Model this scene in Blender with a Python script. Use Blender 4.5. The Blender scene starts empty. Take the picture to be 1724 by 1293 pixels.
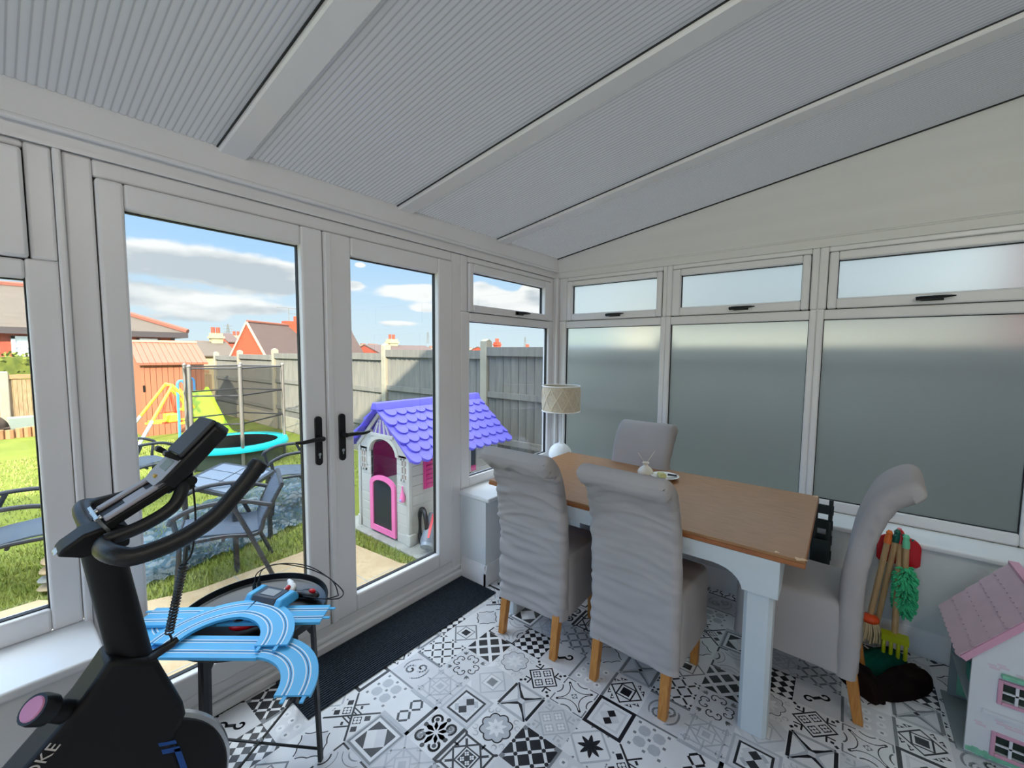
# A lean-to conservatory with a dining table, an exercise bike and a view over a back garden.
# Units are metres. The floor is z = 0, the door wall is the plane y = 1.98, the frosted
# window wall is the plane x = 3.08, the photographer stands at x = y = 0, eyes at 1.5 m.
import bpy, bmesh, math, random
from mathutils import Vector, Matrix, noise
D = bpy.data
SC = bpy.context.scene
COL = SC.collection
PI = math.pi
SKY_BASE, SKY_GLOW, SKY_TOP, SUN_E, EXPO, FILL_LAMP = .80, 1.9, 5.6, 9.0, 0.74, 36
CLOUDS = [(13, 9.2, 13, 2.2, .85), (22, 8.0, 6, 1.6, .6), (10, 5.5, 12, 1.3, .65), (20, 4.6, 7, .9, .5), (12, 3.2, 12, .8, .4),
          (38.5, 7.7, 4.5, 1.3, .95), (40, 5.6, 3, .7, .55), (36, 3.6, 5, .6, .55), (31.8, 10.7, .8, .4, .6), (31, 8.2, 1, .4, .5),
          (47, 7.3, 2.5, 1.9, .95), (51, 6.3, 4, 1.6, .95), (54, 8, 1.3, 1.2, .85), (57, 6.5, 3.0, 1.7, .95), (87, 13, 23, 20, 1.8)]
CROWNS = [(14, 10.8, 14, 1.0, .45), (13, 7.6, 12, 1.4, -.25), (20, 5.6, 8, .7, .35), (38.5, 8.2, 6, 1.3, .5), (51, 7.2, 9, 1.8, .5), (36, 3.8, 5, .5, .3), (92, 18, 40, 26, .5)]
rnd = random.Random(7)

# ------------------------------------------------------------------ camera
FPX = 708.06
YAW, PITCH, ROLL = 0.898235, -0.0752307, 0.0086050
_f = Vector((math.sin(YAW)*math.cos(PITCH), math.cos(YAW)*math.cos(PITCH), math.sin(PITCH)))
_r = Vector((math.cos(YAW), -math.sin(YAW), 0))
_u = _r.cross(_f)
_r2 = math.cos(ROLL)*_r + math.sin(ROLL)*_u
_u2 = -math.sin(ROLL)*_r + math.cos(ROLL)*_u
cd = D.cameras.new('camera')
cam = D.objects.new('camera', cd)
COL.objects.link(cam)
cam.matrix_world = Matrix(((_r2.x, _u2.x, -_f.x, 0), (_r2.y, _u2.y, -_f.y, 0), (_r2.z, _u2.z, -_f.z, 1.5), (0, 0, 0, 1)))
cd.sensor_fit = 'HORIZONTAL'
cd.sensor_width = 36.0
cd.lens = 36.0*FPX/1724.0
cd.clip_start = 0.05
cd.clip_end = 3000
SC.camera = cam


def at(px, py, Y):
    """world point seen at a pixel of the photograph, on the vertical plane y = Y (used for the far view)"""
    d = _r2*((px-862)/FPX) - _u2*((py-646.5)/FPX) + _f
    return Vector((0, 0, 1.5)) + d*(Y/d.y)


# ------------------------------------------------------------------ materials
def lin(c):
    def f(v):
        v /= 255.0
        return v/12.92 if v <= 0.04045 else ((v+0.055)/1.055)**2.4
    return (f(c[0]), f(c[1]), f(c[2]), 1)


MATS = {}


def mat(name, col, rough=0.6, metal=0.0, var=0.0, scale=8.0, col2=None, bump=0.0, bscale=60.0, spec=0.5, stretch=None, emit=None, estr=1.0):
    """principled material whose colour wanders between two tones by object-space noise"""
    m = D.materials.new(name)
    m.use_nodes = True
    nt = m.node_tree
    b = nt.nodes['Principled BSDF']
    b.inputs['Roughness'].default_value = rough
    b.inputs['Metallic'].default_value = metal
    b.inputs['Specular IOR Level'].default_value = spec
    b.inputs['Base Color'].default_value = lin(col)
    if emit:
        b.inputs['Emission Color'].default_value = lin(emit)
        b.inputs['Emission Strength'].default_value = estr
    if var or col2 or bump:
        tc = nt.nodes.new('ShaderNodeTexCoord')
        mp = nt.nodes.new('ShaderNodeMapping')
        nt.links.new(tc.outputs['Object'], mp.inputs[0])
        if stretch:
            mp.inputs['Scale'].default_value = stretch
    if var or col2:
        n = nt.nodes.new('ShaderNodeTexNoise')
        n.inputs['Scale'].default_value = scale
        n.inputs['Detail'].default_value = 5
        nt.links.new(mp.outputs[0], n.inputs['Vector'])
        r = nt.nodes.new('ShaderNodeValToRGB')
        c = lin(col)
        if col2:
            d = lin(col2)
        else:
            d = tuple(max(0, v*(1-var)) for v in c[:3])+(1,)
            c = tuple(min(1, v*(1+var*0.5)) for v in c[:3])+(1,)
        r.color_ramp.elements[0].position = 0.32
        r.color_ramp.elements[0].color = d
        r.color_ramp.elements[1].position = 0.68
        r.color_ramp.elements[1].color = c
        nt.links.new(n.outputs[0], r.inputs[0])
        nt.links.new(r.outputs[0], b.inputs['Base Color'])
    if bump:
        n2 = nt.nodes.new('ShaderNodeTexNoise')
        n2.inputs['Scale'].default_value = bscale
        n2.inputs['Detail'].default_value = 4
        nt.links.new(mp.outputs[0], n2.inputs['Vector'])
        bp = nt.nodes.new('ShaderNodeBump')
        bp.inputs['Strength'].default_value = bump
        bp.inputs['Distance'].default_value = 0.01
        nt.links.new(n2.outputs[0], bp.inputs['Height'])
        nt.links.new(bp.outputs[0], b.inputs['Normal'])
    MATS[name] = m
    return m


def wood(name, c1, c2, axis, rough=0.45, sc=14):
    s = [6, 6, 6]
    s['xyz'.index(axis)] = 0.6
    return mat(name, c1, rough, col2=c2, scale=sc, stretch=tuple(s))


def brick(name, c1, c2, mortar, scale, plane='xz'):
    m = D.materials.new(name)
    m.use_nodes = True
    nt = m.node_tree
    b = nt.nodes['Principled BSDF']
    b.inputs['Roughness'].default_value = 0.9
    tc = nt.nodes.new('ShaderNodeTexCoord')
    sp = nt.nodes.new('ShaderNodeSeparateXYZ')
    cb = nt.nodes.new('ShaderNodeCombineXYZ')
    ad = nt.nodes.new('ShaderNodeMath')
    nt.links.new(tc.outputs['Object'], sp.inputs[0])
    nt.links.new(sp.outputs['X'], ad.inputs[0])
    nt.links.new(sp.outputs['Y'], ad.inputs[1])
    nt.links.new(ad.outputs[0], cb.inputs['X'])
    nt.links.new(sp.outputs['Z'], cb.inputs['Y'])
    t = nt.nodes.new('ShaderNodeTexBrick')
    t.inputs['Color1'].default_value = lin(c1)
    t.inputs['Color2'].default_value = lin(c2)
    t.inputs['Mortar'].default_value = lin(mortar)
    t.inputs['Scale'].default_value = scale
    t.inputs['Mortar Size'].default_value = 0.012
    nt.links.new(cb.outputs[0], t.inputs['Vector'])
    nt.links.new(t.outputs['Color'], b.inputs['Base Color'])
    MATS[name] = m
    return m


def mix_mat(name):
    m = D.materials.new(name)
    m.use_nodes = True
    nt = m.node_tree
    nt.nodes.remove(nt.nodes['Principled BSDF'])
    MATS[name] = m
    return m, nt, nt.nodes['Material Output']


def both_ways(nt, ior):
    """fresnel that is the same from either face of a thin sheet"""
    g = nt.nodes.new('ShaderNodeNewGeometry')
    r = nt.nodes.new('ShaderNodeMapRange')
    r.inputs[3].default_value = ior
    r.inputs[4].default_value = 1/ior
    fr = nt.nodes.new('ShaderNodeFresnel')
    nt.links.new(g.outputs['Backfacing'], r.inputs[0])
    nt.links.new(r.outputs[0], fr.inputs[0])
    return fr


def clear_glass(name, tint=(241, 244, 246), refl=1.0):
    m, nt, out = mix_mat(name)
    tr = nt.nodes.new('ShaderNodeBsdfTransparent')
    tr.inputs[0].default_value = lin(tint)
    gl = nt.nodes.new('ShaderNodeBsdfGlossy')
    gl.inputs['Roughness'].default_value = 0.0
    fr = both_ways(nt, 1.5)
    mu = nt.nodes.new('ShaderNodeMath')
    mu.operation = 'MULTIPLY'
    mu.inputs[1].default_value = refl
    mx = nt.nodes.new('ShaderNodeMixShader')
    nt.links.new(fr.outputs[0], mu.inputs[0])
    nt.links.new(mu.outputs[0], mx.inputs[0])
    nt.links.new(tr.outputs[0], mx.inputs[1])
    nt.links.new(gl.outputs[0], mx.inputs[2])
    nt.links.new(mx.outputs[0], out.inputs[0])
    return m


def net_mat(name, col, alpha):
    m, nt, out = mix_mat(name)
    tr = nt.nodes.new('ShaderNodeBsdfTransparent')
    df = nt.nodes.new('ShaderNodeBsdfDiffuse')
    df.inputs[0].default_value = lin(col)
    mx = nt.nodes.new('ShaderNodeMixShader')
    mx.inputs[0].default_value = alpha
    nt.links.new(tr.outputs[0], mx.inputs[1])
    nt.links.new(df.outputs[0], mx.inputs[2])
    nt.links.new(mx.outputs[0], out.inputs[0])
    return m


def frosted_mat(name):
    m, nt, out = mix_mat(name)
    rf = nt.nodes.new('ShaderNodeBsdfRefraction')
    rf.inputs['IOR'].default_value = 1.25
    rf.inputs['Roughness'].default_value = 0.40
    rf.inputs[0].default_value = lin((222, 231, 234))
    tl = nt.nodes.new('ShaderNodeBsdfTranslucent')
    tl.inputs[0].default_value = lin((235, 240, 240))
    gl = nt.nodes.new('ShaderNodeBsdfGlossy')
    gl.inputs['Roughness'].default_value = 0.35
    m1 = nt.nodes.new('ShaderNodeMixShader')
    m1.inputs[0].default_value = 0.09
    m2 = nt.nodes.new('ShaderNodeMixShader')
    m2.inputs[0].default_value = 0.04
    nt.links.new(rf.outputs[0], m1.inputs[1])
    nt.links.new(tl.outputs[0], m1.inputs[2])
    nt.links.new(m1.outputs[0], m2.inputs[1])
    nt.links.new(gl.outputs[0], m2.inputs[2])
    nt.links.new(m2.outputs[0], out.inputs[0])
    return m


def poly_mat(name, k=1.0):
    """opal twin-wall polycarbonate: lets soft light through, faint sheen, tone varies along the sheet"""
    m, nt, out = mix_mat(name)
    tl = nt.nodes.new('ShaderNodeBsdfTranslucent')
    tl.inputs[0].default_value = tuple(v*k for v in lin(POLY_T)[:3])+(1,)
    df = nt.nodes.new('ShaderNodeBsdfDiffuse')
    df.inputs[0].default_value = tuple(v*k for v in lin(POLY_D)[:3])+(1,)
    gl = nt.nodes.new('ShaderNodeBsdfGlossy')
    gl.inputs['Roughness'].default_value = 0.22
    m1 = nt.nodes.new('ShaderNodeMixShader')
    m1.inputs[0].default_value = 0.45
    fr = both_ways(nt, 1.4)
    m2 = nt.nodes.new('ShaderNodeMixShader')
    nt.links.new(tl.outputs[0], m1.inputs[1])
    nt.links.new(df.outputs[0], m1.inputs[2])
    nt.links.new(fr.outputs[0], m2.inputs[0])
    nt.links.new(m1.outputs[0], m2.inputs[1])
    nt.links.new(gl.outputs[0], m2.inputs[2])
    nt.links.new(m2.outputs[0], out.inputs[0])
    return m


# ------------------------------------------------------------------ mesh helpers
def rotm(axis, ang):
    return Matrix.Rotation(ang, 3, axis)


class MB:
    """collects polygons; build() links them as ONE mesh object"""

    def __init__(s):
        s.v = []
        s.f = []
        s.mi = []
        s.m = 0

    def add(s, vs, fs):
        o = len(s.v)
        s.v += [tuple(v) for v in vs]
        for f in fs:
            s.f.append(tuple(i+o for i in f))
            s.mi.append(s.m)
        return s

    def box(s, x0, x1, y0, y1, z0, z1):
        vs = [(x, y, z) for x in (x0, x1) for y in (y0, y1) for z in (z0, z1)]
        return s.add(vs, [(0, 1, 3, 2), (4, 6, 7, 5), (0, 4, 5, 1), (2, 3, 7, 6), (0, 2, 6, 4), (1, 5, 7, 3)])

    def obox(s, c, sz, R=None, taper=1.0):
        c = Vector(c)
        vs = []
        for x in (-.5, .5):
            for y in (-.5, .5):
                for z in (-.5, .5):
                    t = taper if z > 0 else 1.0
                    p = Vector((x*sz[0]*t, y*sz[1]*t, z*sz[2]))
                    vs.append(c+(R @ p if R else p))
        return s.add(vs, [(0, 1, 3, 2), (4, 6, 7, 5), (0, 4, 5, 1), (2, 3, 7, 6), (0, 2, 6, 4), (1, 5, 7, 3)])

    def bar(s, a, b, w, h=None, up=(0, 0, 1)):
        """square bar between two points"""
        a = Vector(a)
        b = Vector(b)
        h = h or w
        d = (b-a).normalized()
        u = Vector(up)
        if abs(d.dot(u)) > 0.98:
            u = Vector((1, 0, 0))
        sd = d.cross(u).normalized()
        u = sd.cross(d).normalized()
        vs = []
        for p in (a, b):
            for i, j in ((-1, -1), (1, -1), (1, 1), (-1, 1)):
                vs.append(p+sd*(i*w/2)+u*(j*h/2))
        return s.add(vs, [(0, 1, 2, 3), (7, 6, 5, 4), (0, 4, 5, 1), (1, 5, 6, 2), (2, 6, 7, 3), (3, 7, 4, 0)])

    def tube(s, pts, r, n=10, closed=False, caps=True, flat=1.0):
        pts = [Vector(p) for p in pts]
        k = len(pts)
        rs = r if isinstance(r, (list, tuple)) else [r]*k
        ref = None
        vs = []
        for i, p in enumerate(pts):
            if closed:
                t = pts[(i+1) % k]-pts[i-1]
            else:
                t = pts[min(i+1, k-1)]-pts[max(i-1, 0)]
            t.normalize()
            if ref is None:
                ref = Vector((0, 0, 1)) if abs(t.z) < 0.9 else Vector((1, 0, 0))
            u = (ref-t*ref.dot(t)).normalized()
            ref = u
            w = t.cross(u)
            for j in range(n):
                a = 2*PI*j/n
                vs.append(p+(u*math.cos(a)*flat+w*math.sin(a))*rs[i])
        fs = []
        for i in range(k if closed else k-1):
            for j in range(n):
                a = i*n+j
                b = i*n+(j+1) % n
                c = ((i+1) % k)*n+(j+1) % n
                d = ((i+1) % k)*n+j
                fs.append((a, b, c, d))
        if caps and not closed:
            fs.append(tuple(range(n-1, -1, -1)))
            fs.append(tuple((k-1)*n+j for j in range(n)))
        return s.add(vs, fs)

    def cyl(s, a, b, r, n=16, r2=None):
        return s.tube([a, b], [r, r2 if r2 is not None else r], n)

    def lathe(s, prof, c=(0, 0, 0), n=24, M=None, fn=None):
        """prof: list of (r, z)"""
        c = Vector(c)
        vs = []
        for r, z in prof:
            for j in range(n):
                a = 2*PI*j/n
                rr = r*(fn(a, z) if fn else 1)
                p = Vector((rr*math.cos(a), rr*math.sin(a), z))
                vs.append(c+(M @ p if M else p))
        fs = []
        for i in range(len(prof)-1):
            for j in range(n):
                fs.append((i*n+j, i*n+(j+1) % n, (i+1)*n+(j+1) % n, (i+1)*n+j))
        if prof[0][0] > 1e-5:
            fs.append(tuple(range(n-1, -1, -1)))
        if prof[-1][0] > 1e-5:
            fs.append(tuple((len(prof)-1)*n+j for j in range(n)))
        return s.add(vs, fs)

    def prism(s, pts, fa, fb):
        """closed 2-D outline pts, fa / fb map (u,v) to the two end faces"""
        n = len(pts)
        vs = [fa(u, v) for u, v in pts]+[fb(u, v) for u, v in pts]
        fs = [tuple(range(n-1, -1, -1)), tuple(range(n, 2*n))]
        for i in range(n):
            j = (i+1) % n
            fs.append((i, j, n+j, n+i))
        return s.add(vs, fs)

    def loft(s, rings, caps=True, closed_ring=True):
        n = len(rings[0])
        vs = [p for r in rings for p in r]
        fs = []
        for i in range(len(rings)-1):
            for j in range(n if closed_ring else n-1):
                fs.append((i*n+j, i*n+(j+1) % n, (i+1)*n+(j+1) % n, (i+1)*n+j))
        if caps and closed_ring:
            fs.append(tuple(range(n-1, -1, -1)))
            fs.append(tuple((len(rings)-1)*n+j for j in range(n)))
        return s.add(vs, fs)

    def grid(s, nu, nv, fn):
        vs = [fn(i/nu, j/nv) for i in range(nu+1) for j in range(nv+1)]
        fs = []
        for i in range(nu):
            for j in range(nv):
                a = i*(nv+1)+j
                fs.append((a, a+nv+1, a+nv+2, a+1))
        return s.add(vs, fs)

    def sphere(s, c, r, n=20, m=12, sz=(1, 1, 1), R=None):
        c = Vector(c)
        vs = []
        for i in range(m+1):
            t = PI*i/m
            for j in range(n):
                a = 2*PI*j/n
                p = Vector((math.sin(t)*math.cos(a)*sz[0], math.sin(t)*math.sin(a)*sz[1], -math.cos(t)*sz[2]))*r
                vs.append(c+(R @ p if R else p))
        fs = []
        for i in range(m):
            for j in range(n):
                fs.append((i*n+j, i*n+(j+1) % n, (i+1)*n+(j+1) % n, (i+1)*n+j))
        return s.add(vs, fs)

    def build(s, name, mats, parent=None, smooth=False, bevel=0.0, seg=2, angle=40):
        if not isinstance(mats, (list, tuple)):
            mats = [mats]
        off = Vector((0, 0, 0))
        p = parent
        while p:
            off += p.location
            p = p.parent
        me = D.meshes.new(name)
        me.from_pydata([(x-off.x, y-off.y, z-off.z) for x, y, z in s.v], [], s.f)
        for m in mats:
            me.materials.append(m)
        if len(mats) > 1:
            me.polygons.foreach_set('material_index', s.mi)
        me.validate()
        if (smooth or bevel) and len(s.f) < 60000:
            b_ = bmesh.new()
            b_.from_mesh(me)
            bmesh.ops.recalc_face_normals(b_, faces=b_.faces)
            b_.to_mesh(me)
            b_.free()
        o = D.objects.new(name, me)
        COL.objects.link(o)
        if parent:
            o.parent = parent
        if bevel:
            md = o.modifiers.new('bevel', 'BEVEL')
            md.width = bevel
            md.segments = seg
            md.limit_method = 'ANGLE'
            md.angle_limit = math.radians(50)
        if smooth or bevel:
            me.polygons.foreach_set('use_smooth', [True]*len(me.polygons))
            me.set_sharp_from_angle(angle=math.radians(angle))
        me.update()
        return o


def tag(o, label=None, cat=None, group=None, kind=None):
    if label:
        o['label'] = label
    if cat:
        o['category'] = cat
    if group:
        o['group'] = group
    if kind:
        o['kind'] = kind
    return o


def thing(name, label, cat, loc=(0, 0, 0), group=None):
    o = D.objects.new(name, None)
    o.empty_display_size = 0.05
    COL.objects.link(o)
    o.location = loc
    return tag(o, label, cat, group)


def struct(name, loc=(0, 0, 0)):
    o = D.objects.new(name, None)
    COL.objects.link(o)
    o.location = loc
    o['kind'] = 'structure'
    return o


def copy_tree(o, parent=None):
    c = o.copy()
    COL.objects.link(c)
    c.parent = parent
    for ch in list(o.children):
        copy_tree(ch, c)
    return c


def arc(cx, cy, r, a0, a1, n):
    return [(cx+r*math.cos(a0+(a1-a0)*i/n), cy+r*math.sin(a0+(a1-a0)*i/n)) for i in range(n+1)]


def smooth_path(pts, sub=6):
    """Catmull-Rom through the points"""
    P = [Vector(p) for p in pts]
    P = [P[0]*2-P[1]]+P+[P[-1]*2-P[-2]]
    out = []
    for i in range(1, len(P)-2):
        a, b, c, d = P[i-1:i+3]
        for k in range(sub):
            t = k/sub
            out.append(0.5*((2*b)+(c-a)*t+(2*a-5*b+4*c-d)*t*t+(3*b-a-3*c+d)*t**3))
    out.append(P[-2])
    return out


POLY_T = (84, 83, 82)
POLY_D = (150, 156, 158)
M_UPVC = mat('white_upvc', (235, 233, 233), 0.32, var=0.02, scale=3)
M_UPVC2 = mat('gasket_black', (26, 28, 30), 0.6, var=0.1)
M_PAINT = mat('white_wall_paint', (228, 230, 230), 0.7, var=0.03, scale=4, bump=0.05, bscale=90)
M_GABLE = mat('gable_board_white', (226, 225, 221), 0.45, var=0.03, scale=2, stretch=(1, 0.2, 8))
M_SILL = mat('sill_white', (236, 238, 240), 0.3, var=0.02)
M_GLASS = clear_glass('clear_glass')
M_FROST = frosted_mat('frosted_glass')
M_POLY = poly_mat('opal_polycarbonate')
M_POLYW = poly_mat('polycarbonate_web', .74)
M_BLACKP = mat('black_plastic', (9, 9, 11), 0.38, var=0.15, scale=20)
M_BLACKF = mat('black_foam', (9, 9, 11), 0.42, var=0.2, scale=60, bump=0.1, bscale=300)
M_BLACKM = mat('black_metal', (12, 12, 14), 0.45, metal=0.2, var=0.2, scale=30)
M_CHROME = mat('brushed_steel', (205, 207, 208), 0.25, metal=0.9, var=0.05, scale=20)

# ------------------------------------------------------------------ the room
YW, XW = 1.98, 3.08            # room faces of the two glazed walls
YD, XD = 1.75, 2.86            # room faces of the low walls under the windows
XL, YH = -1.75, -1.9           # far left end and the house wall behind the photographer
EZ, SL = 2.289, 0.166          # roof underside at the eaves and its slope


def roof_z(y):
    return EZ+SL*(YW-y)


# vinyl floor: a 6 x 6 repeat of patchwork tiles, each drawn from flat pieces of sheet
TP = 0.1662
TX0, TY0 = 0.953, 0.442
FL = [MB() for _ in range(1)][0]


class Tile:
    def __init__(s):
        s.p = []

    def poly(s, pts, c, l=1):
        s.p.append((pts, c, l))

    def rect(s, x0, y0, x1, y1, c, l=1):
        s.poly([(x0, y0), (x1, y0), (x1, y1), (x0, y1)], c, l)

    def line(s, a, b, w, c, l=1):
        dx, dy = b[0]-a[0], b[1]-a[1]
        L = math.hypot(dx, dy)
        nx, ny = -dy/L*w/2, dx/L*w/2
        s.poly([(a[0]+nx, a[1]+ny), (a[0]-nx, a[1]-ny), (b[0]-nx, b[1]-ny), (b[0]+nx, b[1]+ny)], c, l)

    def path(s, pts, w, c, l=1, closed=False):
        n = len(pts)
        for i in range(n if closed else n-1):
            a, b = pts[i], pts[(i+1) % n]
            if math.hypot(a[0]-b[0], a[1]-b[1]) > 1e-6:
                dx, dy = b[0]-a[0], b[1]-a[1]
                L = math.hypot(dx, dy)
                e = w*0.25/L
                s.line((a[0]-dx*e, a[1]-dy*e), (b[0]+dx*e, b[1]+dy*e), w, c, l)

    def ring(s, r, w, c, l=1, cx=.5, cy=.5):
        o, i = r, r-w
        for k in range(4):
            A = [(cx-o, cy-o), (cx+o, cy-o), (cx+o, cy+o), (cx-o, cy+o)]
            B = [(cx-i, cy-i), (cx+i, cy-i), (cx+i, cy+i), (cx-i, cy+i)]
            s.poly([A[k], A[(k+1) % 4], B[(k+1) % 4], B[k]], c, l)

    def dia(s, cx, cy, r, c, l=1):
        s.poly([(cx-r, cy), (cx, cy-r), (cx+r, cy), (cx, cy+r)], c, l)

    def dring(s, cx, cy, r, w, c, l=1):
        A = [(cx-r, cy), (cx, cy-r), (cx+r, cy), (cx, cy+r)]
        i = r-w
        B = [(cx-i, cy), (cx, cy-i), (cx+i, cy), (cx, cy+i)]
        for k in range(4):
            s.poly([A[k], A[(k+1) % 4], B[(k+1) % 4], B[k]], c, l)

    def disc(s, cx, cy, r, c, l=2, n=10):
        s.poly([(cx+r*math.cos(2*PI*i/n), cy+r*math.sin(2*PI*i/n)) for i in range(n)], c, l)

    def petals(s, cx, cy, n, r0, r1, w, c, l=2, ph=0):
        for i in range(n):
            a = ph+2*PI*i/n
            ca, sa = math.cos(a), math.sin(a)
            P = [(r0, 0), (r0+(r1-r0)*.45, w), (r1*.82, w*.55), (r1, 0), (r1*.82, -w*.55), (r0+(r1-r0)*.45, -w)]
            s.poly([(cx+x*ca-y*sa, cy+x*sa+y*ca) for x, y in P], c, l)

    def flower(s, cx, cy, r, c, l=3):
        for dx, dy in ((1, 1), (1, -1), (-1, 1), (-1, -1)):
            s.disc(cx+dx*r*.5, cy+dy*r*.5, r*.5, c, l, 8)


W, L1, M2, K, V = 0, 1, 2, 3, 4



def scallop(n=8, r=.33, amp=.05):
    pts = []
    for i in range(64):
        a = 2*PI*i/64
        rr = r+amp*abs(math.cos(a*n/2))*1.4-amp*.6
        pts.append((.5+rr*math.cos(a), .5+rr*math.sin(a)))
    return pts


def spiral(cx, cy, r, a0, turns, n=14, k=.25):
    return [(cx+r*(1-(1-k)*i/n)*math.cos(a0+turns*2*PI*i/n), cy+r*(1-(1-k)*i/n)*math.sin(a0+turns*2*PI*i/n)) for i in range(n+1)]


# designs drawn square to the sheet's diagonals: name -> scale of the drawing inside the tile
ROT = {'LATC': 1, 'GLAT': 1, 'BLAT': 1, 'BLB': 1, 'CHK': 1, '4FC': 1, 'LATP': 1, 'QCURL': 1, 'BOW': 1, 'BOWG': 1, 'FRD': .72, 'FRDL': .72,
       'WAV': .98, 'GST': 1, 'SFL': 1, '4FS': 1, '4FL': 1, 'NST': 1, 'PET': .80, 'FLG': 1, 'FLB': 1}
# plain strips printed along one tile edge: (u0, v0, u1, v1, tone)
EDGE = {'OG': [(.95, 0, 1, 1, M2)], 'SCR': [(.93, 0, 1, 1, M2)], 'LATP': [(0, 0, .1, 1, L1), (.9, 0, 1, 1, L1), (0, 0, 1, .09, K)],
        'DAM': [(0, 0, 1, .09, K), (0, .09, 1, .15, W), (0, .93, 1, 1, W)], 'NST': [(0, .93, 1, 1, M2)], 'DOT': [(0, .94, 1, 1, M2)]}


def lattice(t, cb, cd, d, w, r):
    for k in (-2, -1, 0, 1, 2):
        t.rect(.5+k*d-w, -.3, .5+k*d+w, 1.3, cb, 1)
        t.rect(-.3, .5+k*d-w, 1.3, .5+k*d+w, cb, 2)
    for a in (-2, -1, 0, 1, 2):
        for b in (-2, -1, 0, 1, 2):
            if abs(a)+abs(b) < 3:
                t.disc(.5+a*d, .5+b*d, r, cd, 3, 8)


def turn(k):
    ca, sa = math.cos(PI/2*k), math.sin(PI/2*k)
    return lambda x, y: (.5+x*ca-y*sa, .5+x*sa+y*ca)


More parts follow.
